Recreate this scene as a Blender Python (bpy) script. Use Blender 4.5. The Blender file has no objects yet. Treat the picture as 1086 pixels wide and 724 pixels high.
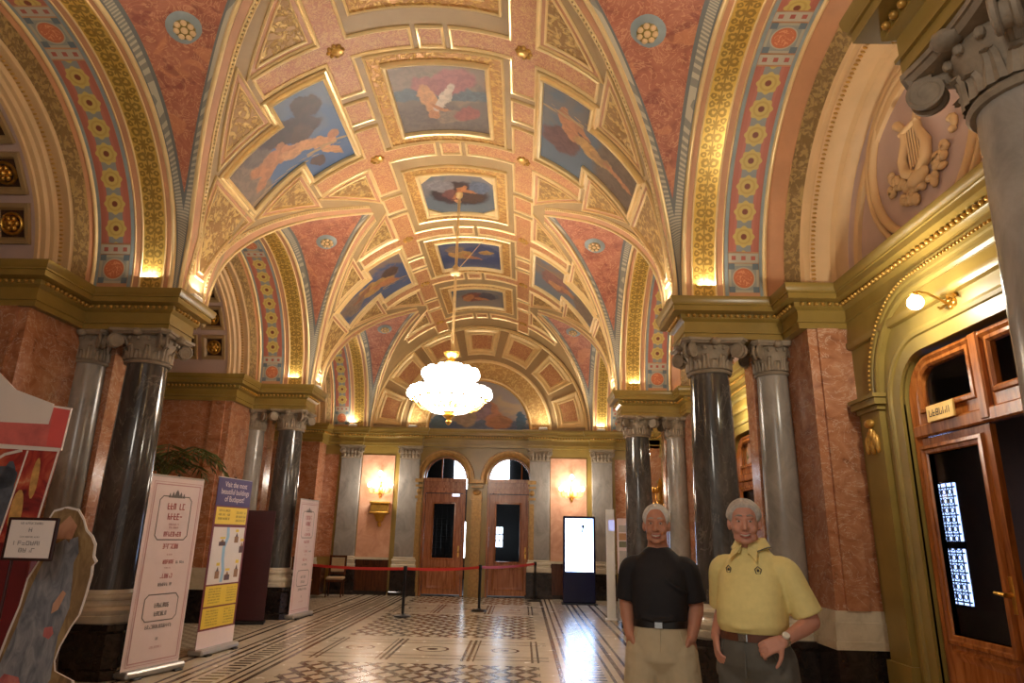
import bpy, math, random
from math import sin, cos, pi, sqrt, atan2, radians, hypot, acos, asin
from mathutils import Vector, Matrix

random.seed(7)
scn = bpy.context.scene
COL = scn.collection
TAU = 2 * pi


def srgb(r, g, b):
    def f(c):
        c /= 255.0
        return c / 12.92 if c <= 0.04045 else ((c + 0.055) / 1.055) ** 2.4
    return (f(r), f(g), f(b), 1.0)


# ---------------------------------------------------------------- shader mini language
class E:
    def __init__(s, m, k):
        s.m, s.k = m, k

    def _b(s, op, a, b=None, c=None):
        return s.m.math(op, a, b, c)

    def __add__(s, o): return s._b('ADD', s, o)
    def __radd__(s, o): return s._b('ADD', o, s)
    def __sub__(s, o): return s._b('SUBTRACT', s, o)
    def __rsub__(s, o): return s._b('SUBTRACT', o, s)
    def __mul__(s, o): return s._b('MULTIPLY', s, o)
    def __rmul__(s, o): return s._b('MULTIPLY', o, s)
    def __truediv__(s, o): return s._b('DIVIDE', s, o)
    def __neg__(s): return s._b('MULTIPLY', s, -1.0)
    def __abs__(s): return s._b('ABSOLUTE', s)
    def lt(s, o): return s._b('LESS_THAN', s, o)
    def gt(s, o): return s._b('GREATER_THAN', s, o)
    def mod(s, o): return s._b('FLOORED_MODULO', s, o)
    def sin(s): return s._b('SINE', s)
    def cos(s): return s._b('COSINE', s)
    def sqrt(s): return s._b('SQRT', s)
    def max(s, o): return s._b('MAXIMUM', s, o)
    def min(s, o): return s._b('MINIMUM', s, o)
    def floor(s): return s._b('FLOOR', s)
    def atan2(s, o): return s._b('ARCTAN2', s, o)


class Mat:
    def __init__(s, name, rough=0.5, metal=0.0, spec=0.5, coat=0.0):
        s.m = bpy.data.materials.new(name)
        s.m.use_nodes = True
        s.nt = s.m.node_tree
        s.nt.nodes.clear()
        s.out = s.nt.nodes.new('ShaderNodeOutputMaterial')
        s.b = s.nt.nodes.new('ShaderNodeBsdfPrincipled')
        s.nt.links.new(s.b.outputs[0], s.out.inputs[0])
        s.b.inputs['Roughness'].default_value = rough
        s.b.inputs['Metallic'].default_value = metal
        s.b.inputs['Specular IOR Level'].default_value = spec
        s.b.inputs['Coat Weight'].default_value = coat

    def put(s, sock, v):
        if isinstance(v, E):
            s.nt.links.new(v.k, sock)
        elif v is not None:
            try:
                sock.default_value = v
            except Exception:
                sock.default_value = (v[0], v[1], v[2])

    def math(s, op, a, b=None, c=None):
        n = s.nt.nodes.new('ShaderNodeMath')
        n.operation = op
        for i, v in enumerate((a, b, c)):
            if v is not None:
                s.put(n.inputs[i], v)
        return E(s, n.outputs[0])

    def sep(s, v):
        n = s.nt.nodes.new('ShaderNodeSeparateXYZ')
        s.put(n.inputs[0], v)
        return [E(s, n.outputs[i]) for i in range(3)]

    def comb(s, x, y, z=0.0):
        n = s.nt.nodes.new('ShaderNodeCombineXYZ')
        for i, v in enumerate((x, y, z)):
            s.put(n.inputs[i], v)
        return E(s, n.outputs[0])

    def tc(s, which='Object'):
        n = s.nt.nodes.new('ShaderNodeTexCoord')
        return E(s, n.outputs[which])

    def scale(s, v, sc):
        n = s.nt.nodes.new('ShaderNodeMapping')
        s.put(n.inputs[0], v)
        n.inputs['Scale'].default_value = sc
        return E(s, n.outputs[0])

    def noise(s, v, scale, detail=4.0, dist=0.0, rough=0.55):
        n = s.nt.nodes.new('ShaderNodeTexNoise')
        s.put(n.inputs['Vector'], v)
        n.inputs['Scale'].default_value = scale
        n.inputs['Detail'].default_value = detail
        n.inputs['Distortion'].default_value = dist
        n.inputs['Roughness'].default_value = rough
        return E(s, n.outputs[0])

    def noisec(s, v, scale, detail=3.0):
        n = s.nt.nodes.new('ShaderNodeTexNoise')
        s.put(n.inputs['Vector'], v)
        n.inputs['Scale'].default_value = scale
        n.inputs['Detail'].default_value = detail
        return E(s, n.outputs[1])

    def voro(s, v, scale, feature='F1', out=0):
        n = s.nt.nodes.new('ShaderNodeTexVoronoi')
        n.feature = feature
        s.put(n.inputs['Vector'], v)
        n.inputs['Scale'].default_value = scale
        return E(s, n.outputs[out])

    def mix(s, f, a, b):
        n = s.nt.nodes.new('ShaderNodeMix')
        n.data_type = 'RGBA'
        s.put(n.inputs[0], f)
        s.put(n.inputs[6], a)
        s.put(n.inputs[7], b)
        return E(s, n.outputs[2])

    def step(s, x, a, b):
        n = s.nt.nodes.new('ShaderNodeMapRange')
        n.interpolation_type = 'SMOOTHSTEP'
        s.put(n.inputs[0], x)
        n.inputs[1].default_value = a
        n.inputs[2].default_value = b
        return E(s, n.outputs[0])

    def ramp(s, f, stops):
        n = s.nt.nodes.new('ShaderNodeValToRGB')
        s.put(n.inputs[0], f)
        r = n.color_ramp
        while len(r.elements) < len(stops):
            r.elements.new(0.5)
        for e, (p, c) in zip(r.elements, stops):
            e.position = p
            e.color = c
        return E(s, n.outputs[0])

    def bump(s, h, strength=0.3, dist=0.01):
        n = s.nt.nodes.new('ShaderNodeBump')
        n.inputs['Strength'].default_value = strength
        n.inputs['Distance'].default_value = dist
        s.put(n.inputs['Height'], h)
        s.nt.links.new(n.outputs[0], s.b.inputs['Normal'])

    def color(s, v):
        s.put(s.b.inputs['Base Color'], v)
        return s

    def rough(s, v):
        s.put(s.b.inputs['Roughness'], v)

    def emit(s, col, strength):
        s.put(s.b.inputs['Emission Color'], col)
        s.put(s.b.inputs['Emission Strength'], strength)
        return s


def plain(name, col, rough=0.5, metal=0.0, spec=0.5, mott=0.12, nscale=6.0, coat=0.0, bump=0.0):
    m = Mat(name, rough, metal, spec, coat)
    c = col if len(col) == 4 else col + (1,)
    n = m.noise(m.tc(), nscale, 4.0)
    d = tuple(x * (1 - mott) for x in c[:3]) + (1,)
    l = tuple(min(1, x * (1 + mott)) for x in c[:3]) + (1,)
    m.color(m.ramp(n, [(0.3, d), (0.7, l)]))
    if bump:
        m.bump(m.noise(m.tc(), nscale * 6, 3), bump, 0.01)
    return m


# ---------------------------------------------------------------- mesh builder
class MB:
    def __init__(s):
        s.v, s.f, s.uv, s.mi = [], [], [], []
        s.has_uv = False

    def add(s, vs, fs, uvs=None, mi=0):
        o = len(s.v)
        s.v += [tuple(p) for p in vs]
        for i, f in enumerate(fs):
            s.f.append([o + k for k in f])
            s.mi.append(mi)
            if uvs is not None:
                s.has_uv = True
                s.uv.append([uvs[k] for k in f])
            else:
                s.uv.append(None)
        return s

    def box(s, a, b, mi=0, bev=0.0):
        x0, y0, z0 = [min(p, q) for p, q in zip(a, b)]
        x1, y1, z1 = [max(p, q) for p, q in zip(a, b)]
        if bev > 0:
            e = min(bev, (x1 - x0) / 3, (y1 - y0) / 3, (z1 - z0) / 3)
            L = [(z0, e), (z0 + e, 0), (z1 - e, 0), (z1, e)]
            vs, fs = [], []
            for z, i in L:
                q = e if i == 0 else e * 1.0
                if i == 0:
                    ring = [(x0 + e, y0), (x1 - e, y0), (x1, y0 + e), (x1, y1 - e), (x1 - e, y1), (x0 + e, y1), (x0, y1 - e), (x0, y0 + e)]
                else:
                    ring = [(x0 + e, y0 + e), (x1 - e, y0 + e), (x1 - e, y0 + e), (x1 - e, y1 - e), (x1 - e, y1 - e), (x0 + e, y1 - e), (x0 + e, y1 - e), (x0 + e, y0 + e)]
                vs += [(x, y, z) for x, y in ring]
            for k in range(3):
                for i in range(8):
                    j = (i + 1) % 8
                    fs.append([k * 8 + i, k * 8 + j, (k + 1) * 8 + j, (k + 1) * 8 + i])
            fs.append([7, 5, 3, 1])
            fs.append([24 + 1, 24 + 3, 24 + 5, 24 + 7])
            return s.add(vs, fs, None, mi)
        vs = [(x0, y0, z0), (x1, y0, z0), (x1, y1, z0), (x0, y1, z0), (x0, y0, z1), (x1, y0, z1), (x1, y1, z1), (x0, y1, z1)]
        fs = [(3, 2, 1, 0), (4, 5, 6, 7), (0, 1, 5, 4), (1, 2, 6, 5), (2, 3, 7, 6), (3, 0, 4, 7)]
        return s.add(vs, fs, None, mi)

    def grid(s, fn, nu, nv, mi=0, uv=None, flip=False, u0=0.0, u1=1.0, v0=0.0, v1=1.0):
        vs, uvs = [], []
        for i in range(nu + 1):
            for j in range(nv + 1):
                u = u0 + (u1 - u0) * i / nu
                v = v0 + (v1 - v0) * j / nv
                vs.append(fn(u, v))
                uvs.append(uv(u, v) if uv else (u, v))
        fs = []
        for i in range(nu):
            for j in range(nv):
                a = i * (nv + 1) + j
                q = [a, a + nv + 1, a + nv + 2, a + 1]
                fs.append(q[::-1] if flip else q)
        return s.add(vs, fs, uvs, mi)

    def lathe(s, prof, c=(0, 0, 0), seg=24, mi=0, a0=0.0, a1=TAU, cap=True):
        full = abs(a1 - a0 - TAU) < 1e-6
        n = seg if full else seg + 1
        vs = []
        for r, z in prof:
            for i in range(n):
                a = a0 + (a1 - a0) * i / seg
                vs.append((c[0] + r * cos(a), c[1] + r * sin(a), c[2] + z))
        fs = []
        for k in range(len(prof) - 1):
            for i in range(seg):
                j = (i + 1) % n if full else i + 1
                fs.append([k * n + i, k * n + j, (k + 1) * n + j, (k + 1) * n + i])
        if cap and full:
            if prof[0][0] > 1e-5:
                fs.append(list(range(n))[::-1])
            if prof[-1][0] > 1e-5:
                fs.append([(len(prof) - 1) * n + i for i in range(n)])
        return s.add(vs, fs, None, mi)

    def tube(s, pts, r, seg=8, mi=0, closed=False, cap=True, up=None):
        P = [Vector(p) for p in pts]
        n = len(P)
        rr = r if isinstance(r, (list, tuple)) else [r] * n
        vs = []
        prev = None
        for i in range(n):
            if closed:
                t = P[(i + 1) % n] - P[i - 1]
            else:
                t = P[min(i + 1, n - 1)] - P[max(i - 1, 0)]
            if t.length < 1e-9:
                t = Vector((0, 0, 1))
            t.normalize()
            if prev is None:
                a = Vector((0, 0, 1)) if abs(t.z) < 0.9 else Vector((1, 0, 0))
                x = t.cross(a).normalized()
            else:
                x = prev - t * prev.dot(t)
                x = x.normalized() if x.length > 1e-6 else t.orthogonal().normalized()
            prev = x
            y = t.cross(x)
            q = rr[i]
            qa, qb = q if isinstance(q, (tuple, list)) else (q, q)
            for k in range(seg):
                a = TAU * k / seg
                vs.append(P[i] + x * (qa * cos(a)) + y * (qb * sin(a)))
        fs = []
        m = n if closed else n - 1
        for i in range(m):
            i2 = (i + 1) % n
            for k in range(seg):
                k2 = (k + 1) % seg
                fs.append([i * seg + k, i * seg + k2, i2 * seg + k2, i2 * seg + k])
        if cap and not closed:
            fs.append([k for k in range(seg)][::-1])
            fs.append([(n - 1) * seg + k for k in range(seg)])
        return s.add(vs, fs, None, mi)

    def ball(s, c, r, seg=12, rings=8, mi=0, rot=None):
        if not isinstance(r, (tuple, list)):
            r = (r, r, r)
        vs = [Vector((0, 0, -r[2]))]
        for j in range(1, rings):
            t = -pi / 2 + pi * j / rings
            for i in range(seg):
                a = TAU * i / seg
                vs.append(Vector((r[0] * cos(t) * cos(a), r[1] * cos(t) * sin(a), r[2] * sin(t))))
        vs.append(Vector((0, 0, r[2])))
        if rot is not None:
            vs = [rot @ p for p in vs]
        vs = [p + Vector(c) for p in vs]
        fs = []
        for i in range(seg):
            fs.append([0, 1 + (i + 1) % seg, 1 + i])
        for j in range(rings - 2):
            for i in range(seg):
                a = 1 + j * seg
                fs.append([a + i, a + (i + 1) % seg, a + seg + (i + 1) % seg, a + seg + i])
        e = len(vs) - 1
        a = 1 + (rings - 2) * seg
        for i in range(seg):
            fs.append([a + i, a + (i + 1) % seg, e])
        return s.add(vs, fs, None, mi)

    def prism(s, poly, fn, h0, h1, mi=0, uv=False):
        n = len(poly)
        vs = [fn(p[0], p[1], h0) for p in poly] + [fn(p[0], p[1], h1) for p in poly]
        fs = [[n + i for i in range(n)], [i for i in range(n)][::-1]]
        for i in range(n):
            j = (i + 1) % n
            fs.append([i, j, n + j, n + i])
        return s.add(vs, fs, [(p[0], p[1]) for p in poly] * 2 if uv else None, mi)

    def sweep(s, path, prof, fn, closed=False, mi=0, maxlen=None):
        """prof: (offset to the left of the path, height); fn(x, y, height) -> point"""
        pts = []
        n = len(path)
        N = []
        for i in range(n):
            p = Vector(path[i])
            a = Vector(path[i - 1]) if (closed or i > 0) else None
            b = Vector(path[(i + 1) % n]) if (closed or i < n - 1) else None
            d1 = (p - a).normalized() if a is not None else None
            d2 = (b - p).normalized() if b is not None else None
            if d1 is None: d1 = d2
            if d2 is None: d2 = d1
            n1 = Vector((-d1.y, d1.x)); n2 = Vector((-d2.y, d2.x))
            m = (n1 + n2)
            m = m.normalized() if m.length > 1e-6 else n1
            k = max(0.25, m.dot(n1))
            N.append((p, m / k))
        if maxlen:
            Q = []
            m = n if closed else n - 1
            for i in range(m):
                p, q = N[i], N[(i + 1) % n]
                c = max(1, int(math.ceil((q[0] - p[0]).length / maxlen)))
                for t in range(c):
                    f = t / c
                    Q.append((p[0].lerp(q[0], f), p[1].lerp(q[1], f)))
            if not closed: Q.append(N[-1])
            N = Q
        k = len(prof)
        vs = []
        for p, m in N:
            for o, h in prof:
                q = p + m * o
                vs.append(fn(q.x, q.y, h))
        fs = []
        L = len(N)
        for i in range(L if closed else L - 1):
            j = (i + 1) % L
            for t in range(k - 1):
                fs.append([i * k + t, j * k + t, j * k + t + 1, i * k + t + 1])
        return s.add(vs, fs, None, mi)

    def build(s, name, mat, parent=None, smooth=None, **props):
        me = bpy.data.meshes.new(name)
        me.from_pydata(s.v, [], s.f)
        mats = mat if isinstance(mat, (list, tuple)) else [mat]
        for m in mats:
            me.materials.append(m.m if isinstance(m, Mat) else m)
        if len(mats) > 1:
            me.polygons.foreach_set('material_index', s.mi)
        if s.has_uv:
            l = me.uv_layers.new(name='UVMap')
            flat = []
            for f, u in zip(s.f, s.uv):
                if u is None:
                    flat += [0.0, 0.0] * len(f)
                else:
                    for a in u:
                        flat += [a[0], a[1]]
            l.data.foreach_set('uv', flat)
        me.validate()
        if smooth is not None:
            me.polygons.foreach_set('use_smooth', [True] * len(me.polygons))
            try:
                me.set_sharp_from_angle(angle=radians(smooth))
            except Exception:
                pass
        me.update()
        o = bpy.data.objects.new(name, me)
        COL.objects.link(o)
        if parent is not None:
            o.parent = parent
        for k, v in props.items():
            o[k] = v
        return o


def tag(o, label, cat, group=None):
    o['label'] = label
    o['category'] = cat
    if group:
        o['group'] = group
    return o


def thing(name, label, cat, loc=(0, 0, 0), rz=0.0, group=None):
    o = bpy.data.objects.new(name, None)
    o.empty_display_size = 0.1
    COL.objects.link(o)
    o.location = loc
    o.rotation_euler = (0, 0, rz)
    return tag(o, label, cat, group)


def struct(o):
    o['kind'] = 'structure'
    return o


def dup(root, loc, rz=None, label=None, group=None):
    r = root.copy()
    COL.objects.link(r)
    r.location = loc
    if rz is not None:
        r.rotation_euler = (0, 0, rz)
    if label:
        r['label'] = label
    if group:
        r['group'] = group
    for ch in list(root.children):
        c = ch.copy()
        COL.objects.link(c)
        c.parent = r
        for g in list(ch.children):
            d = g.copy()
            COL.objects.link(d)
            d.parent = c
    return r


def arc(cx, cy, r, a0, a1, n):
    return [(cx + r * cos(a0 + (a1 - a0) * i / n), cy + r * sin(a0 + (a1 - a0) * i / n)) for i in range(n + 1)]


def rect(x0, y0, x1, y1):
    return [(x0, y0), (x1, y0), (x1, y1), (x0, y1)]


def spot(name, loc, power, size, col, rot=None, kind='AREA', shape='DISK', radius=0.05):
    l = bpy.data.lights.new(name, kind)
    l.energy = power
    l.color = col
    if kind == 'AREA':
        l.shape = shape
        l.size = size
    else:
        l.shadow_soft_size = radius
    o = bpy.data.objects.new(name, l)
    COL.objects.link(o)
    o.location = loc
    if rot is not None:
        o.rotation_euler = Vector(rot).to_track_quat('-Z', 'Y').to_euler()
    return o
# ---------------------------------------------------------------- materials
def marble(name, cols, scale=2.0, vein=None, rough=0.15, stretch=(1, 1, 1), coat=0.0, vw=0.03):
    m = Mat(name, rough, coat=coat)
    v = m.scale(m.tc(), stretch)
    n = m.noise(v, scale, 8.0, 1.2, 0.65)
    k = len(cols)
    c = m.ramp(n, [(0.28 + 0.46 * i / (k - 1), cols[i]) for i in range(k)])
    if vein is not None:
        w = m.noise(v, scale * 0.8, 6.0, 2.0, 0.6)
        d = abs(w - 0.5)
        f = 1.0 - m.step(d, 0.0, vw)
        c = m.mix(f * 0.75, c, vein)
    m.color(c)
    return m


M_DARK = marble('dark marble', [srgb(50, 47, 46), srgb(78, 74, 71), srgb(112, 107, 102)], 2.2, srgb(112, 106, 100), 0.1, (1, 1, 0.4), vw=0.012)
M_GREY = marble('grey marble', [srgb(122, 115, 108), srgb(150, 142, 133), srgb(170, 161, 150)], 2.4, None, 0.22, (1, 1, 0.6))
M_RED = marble('red marble', [srgb(124, 80, 56), srgb(164, 108, 76), srgb(182, 126, 92), srgb(198, 154, 122)], 3.2, srgb(208, 176, 150), 0.18, (1, 1, 1.5), vw=0.016)
M_PINK = marble('pink marble', [srgb(196, 138, 108), srgb(212, 158, 126), srgb(224, 174, 144)], 3.0, None, 0.22)
M_WHITE = marble('white marble', [srgb(176, 160, 136), srgb(205, 192, 168), srgb(218, 206, 184)], 2.5, None, 0.2)
M_BLACK = marble('black granite', [srgb(26, 20, 18), srgb(42, 34, 31), srgb(58, 48, 44)], 7.0, None, 0.12)
M_CAP = plain('capital stone', srgb(146, 130, 110), 0.65, mott=0.2, nscale=12, bump=0.2)
M_OCHRE = plain('ochre paint', srgb(146, 120, 58), 0.3, mott=0.12, nscale=3)
M_OLIVE = plain('olive paint', srgb(140, 118, 58), 0.45, mott=0.12, nscale=3)
M_GOLD = plain('gilding', srgb(214, 164, 74), 0.28, 0.85, mott=0.15, nscale=20)
M_GOLDP = plain('gold paint', srgb(196, 150, 72), 0.34, 0.45, mott=0.25, nscale=14)
M_EDGE = plain('pale gilt edge', srgb(240, 210, 152), 0.28, 0.3, mott=0.06)
M_STONE = plain('beige vault paint', srgb(166, 136, 92), 0.5, mott=0.08, nscale=2.5)
M_CREAM = plain('cream plaster', srgb(218, 180, 130), 0.5, mott=0.06, nscale=3)
M_MAUVE = plain('mauve plaster', srgb(196, 168, 156), 0.55, mott=0.06, nscale=3)
M_ROSEP = plain('rose paint', srgb(194, 140, 100), 0.5, mott=0.08, nscale=4)
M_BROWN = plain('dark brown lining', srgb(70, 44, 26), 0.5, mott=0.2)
M_GOLDD = plain('old gold paint', srgb(158, 120, 66), 0.36, 0.35, mott=0.25, nscale=14)
M_BLACKM = plain('black metal', srgb(22, 21, 22), 0.35, 0.3, mott=0.1)
M_CHROME = plain('chrome', srgb(190, 190, 190), 0.15, 1.0, mott=0.03)
M_WHITEP = plain('white plastic', srgb(225, 222, 216), 0.4, mott=0.02)


def mk_wood(name, a, b, c, rough=0.25):
    m = Mat(name, rough)
    v = m.scale(m.tc(), (9, 9, 0.9))
    n = m.noise(v, 2.0, 6, 0.8)
    m.color(m.ramp(n, [(0.3, a), (0.5, b), (0.72, c)]))
    return m


M_WOOD = mk_wood('walnut door wood', srgb(112, 58, 22), srgb(152, 86, 36), srgb(178, 110, 54))
M_WOODL = mk_wood('honey door wood', srgb(124, 68, 32), srgb(158, 94, 48), srgb(180, 114, 64))
M_WOODD = mk_wood('dark wood', srgb(52, 26, 13), srgb(78, 40, 20), srgb(96, 52, 28))

# rose damask panels on the vault (uv in metres)
def mk_damask():
    m = Mat('rose damask paint', 0.5)
    u, v, _ = m.sep(m.tc('UV'))
    p = m.comb(u, v, 0)
    w = m.noise(p, 11.0, 3, 2.2)
    d = abs(w - 0.5)
    f = 1.0 - m.step(d, 0.02, 0.06)
    base = m.mix(m.noise(p, 1.8, 3), srgb(174, 108, 70), srgb(188, 122, 82))
    c = m.mix(f * 0.9, base, srgb(212, 168, 106))
    m.color(c)
    return m


M_DAMASK = mk_damask()

# gold foliage on a dark ground (triangular coffers, arch step)
def mk_foliage(name, ground, leaf, sc=9.0, thr=(0.47, 0.55)):
    m = Mat(name, 0.42, 0.2)
    p = m.tc('UV')
    w = m.noise(p, sc, 4, 1.6)
    vv = m.voro(p, sc * 1.3)
    f = m.step(w + (0.45 - vv) * 0.25, thr[0], thr[1])
    m.color(m.mix(f, ground, leaf))
    m.bump(f, 0.5, 0.02)
    return m


M_TRI = mk_foliage('gold foliage relief', srgb(150, 110, 58), srgb(208, 172, 104), 9, (0.42, 0.6))
M_FOLI = mk_foliage('dark foliage band', srgb(134, 106, 64), srgb(176, 144, 88), 12, (0.42, 0.6))
M_GFRAME = mk_foliage('gilt ornament frame', srgb(178, 126, 66), srgb(216, 174, 98), 12, (0.42, 0.6))
M_INSCR = mk_foliage('gold ornament arch', srgb(186, 142, 82), srgb(216, 180, 112), 10, (0.42, 0.6))


def mk_scroll():
    # gold ground with a chain of brown leaf scrolls: u along the arch (m), v across (m, centred on 0)
    m = Mat('gold scroll band', 0.3, 0.45)
    u, v, _ = m.sep(m.tc('UV'))
    av = abs(v)
    L = 0.3
    t = u.mod(L) - L / 2
    t2 = (u + L / 2).mod(L) - L / 2
    wob = m.noise(m.tc('UV'), 26.0, 2) - 0.5
    r = (t * t + (av - 0.05) * (av - 0.05)).sqrt() + wob * 0.05
    ra = ((t2 - 0.05) * (t2 - 0.05) + (av - 0.085) * (av - 0.085)).sqrt() + wob * 0.04
    rb = ((t2 + 0.05) * (t2 + 0.05) + (av - 0.085) * (av - 0.085)).sqrt() + wob * 0.04
    ring = (1.0 - m.step(abs(r - 0.038), 0.011, 0.022)).max(1.0 - m.step(abs(ra.min(rb) - 0.024), 0.008, 0.016))
    th = t2.atan2(v)
    rr = (t2 * t2 + v * v).sqrt()
    ros = 1.0 - m.step(rr - 0.05 - 0.022 * (th * 6.0).cos(), -0.008, 0.006)
    stem = (1.0 - m.step(av, 0.006, 0.013)) * abs(t).gt(0.03)
    f = ring.max(ros).max(stem)
    g = m.mix(m.noise(m.tc('UV'), 7, 3), srgb(216, 168, 66), srgb(240, 206, 116))
    m.color(m.mix(f * 0.6, g, srgb(112, 74, 34)))
    return m


M_SCROLL = mk_scroll()


def mk_daisy():
    m = Mat('daisy patterned band', 0.5)
    u, v, _ = m.sep(m.tc('UV'))
    L = 0.306
    t = u.mod(L) - L / 2
    rr = (t * t + v * v).sqrt()
    th = t.atan2(v)
    pet = 1.0 - m.step(rr - 0.126 - 0.01 * (th * 8.0).cos(), -0.006, 0.006)
    ring = 1.0 - m.step(abs(rr - 0.082), 0.006, 0.018)
    cen = 1.0 - m.step(rr, 0.03, 0.042)
    base = m.mix((abs(t).gt(0.1)) * (abs(v).lt(0.09)), srgb(184, 112, 92), srgb(140, 142, 136))
    base = m.mix(abs(v).gt(0.125), base, srgb(178, 104, 84))
    c = m.mix(pet, base, srgb(200, 174, 96))
    c = m.mix(ring * 0.5, c, srgb(176, 140, 70))
    c = m.mix(cen, c, srgb(124, 66, 46))
    m.color(c)
    return m


M_DAISY = mk_daisy()


def mk_roundel():
    m = Mat('blue roundel square', 0.5)
    u, v, _ = m.sep(m.tc('UV'))      # centred metres
    rr = (u * u + v * v).sqrt()
    base = m.mix(abs(u).max(abs(v)).gt(0.155), srgb(148, 148, 138), srgb(176, 166, 142))
    base = m.mix((abs(u).gt(0.11)) * (abs(v).gt(0.11)), base, srgb(104, 116, 122))
    c = m.mix(rr.lt(0.14), base, srgb(182, 170, 146))
    c = m.mix(rr.lt(0.125), c, srgb(196, 112, 74))
    n = m.noise(m.tc('UV'), 22, 3, 1.5)
    c = m.mix(rr.lt(0.1) * m.step(n, 0.5, 0.56), c, srgb(222, 150, 106))
    m.color(c)
    return m


M_ROUND = mk_roundel()


def mk_dots():
    m = Mat('red squares strip', 0.5)
    u, v, _ = m.sep(m.tc('UV'))
    t = (v + 0.06).mod(0.12) - 0.06
    f = (abs(t).lt(0.026)) * (abs(u).lt(0.026))
    m.color(m.mix(f, srgb(182, 172, 150), srgb(172, 92, 78)))
    return m


M_DOTS = mk_dots()
M_BLUEG = plain('blue grey line', srgb(142, 150, 146), 0.5)


def mk_spandrel():
    # uv: distance (m) from the side-arch edge, distance (m) from the groin edge
    m = Mat('red spandrel painting', 0.55)
    a, g, _ = m.sep(m.tc('UV'))
    p = m.tc()
    d = a.min(g)
    n = m.noise(p, 3.2, 5, 1.2)
    c = m.ramp(n, [(0.32, srgb(146, 84, 64)), (0.5, srgb(172, 102, 76)), (0.68, srgb(184, 118, 90))])
    w = abs(m.noise(p, 4.6, 3, 2.6) - 0.5)
    c = m.mix((1.0 - m.step(w, 0.01, 0.035)) * 0.55, c, srgb(218, 160, 118))
    blot = m.step(m.noise(p, 2.1, 2, 0.5), 0.60, 0.64)
    c = m.mix(blot * 0.55, c, srgb(210, 140, 96))
    blot2 = m.step(m.noise(m.scale(p, (1.3, 1.7, 1.1)), 2.6, 2, 0.5), 0.63, 0.67)
    c = m.mix(blot2 * 0.5, c, srgb(122, 56, 50))
    # border: dark line, striped ribbon, dark line
    z = m.sep(p)
    rib = ((z[2] * 2.0 + z[1] * 1.3) * 150.0).sin()
    ribc = m.mix(rib.gt(0.1), srgb(138, 132, 118), srgb(186, 174, 148))
    bd = m.mix((d.gt(0.05)) * (d.lt(0.15)), srgb(112, 112, 106), ribc)
    c = m.mix(d.lt(0.2), c, bd)
    m.color(c)
    return m


M_SPAN = mk_spandrel()


def painting(name, sky, cloud, blobs, W=1.4, H=1.5):
    """generic allegorical picture: sky, drifting cloud and soft-edged figures; uv is 0..1"""
    m = Mat(name, 0.45)
    uv = m.tc('UV')
    u, v, _ = m.sep(uv)
    nz = m.noise(uv, 3.0, 4, 0.6)
    c = m.mix(m.step(nz + (0.5 - v) * 0.35, 0.46, 0.62), sky, cloud)
    wx = m.noise(uv, 7.0, 3) - 0.5
    wy = m.noise(m.scale(uv, (1.1, 0.9, 1)), 8.3, 3) - 0.5
    fine = m.noise(uv, 14.0, 4, 1.0)
    for (x, y, rx, ry, rot, col) in blobs:
        ca, sa = cos(rot), sin(rot)
        du = u + wx * 0.14 - x
        dv = v + wy * 0.14 - y
        p = (du * ca + dv * sa) / rx
        q = (dv * ca - du * sa) / ry
        f = 1.0 - m.step(p * p + q * q, 0.75, 1.2)
        sh = m.mix(m.step(fine, 0.35, 0.65), tuple(k * 0.72 for k in col[:3]) + (1,), col)
        c = m.mix(f, c, sh)
    m.color(c)
    return m


FL, FL2 = srgb(200, 142, 92), srgb(180, 118, 74)
SKY, SKY2 = srgb(72, 96, 132), srgb(92, 100, 106)
CLD, CLD2 = srgb(108, 92, 82), srgb(134, 112, 94)
PLUM, BRN, RED, OCH = srgb(84, 56, 60), srgb(80, 56, 46), srgb(150, 86, 74), srgb(186, 142, 78)


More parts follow.
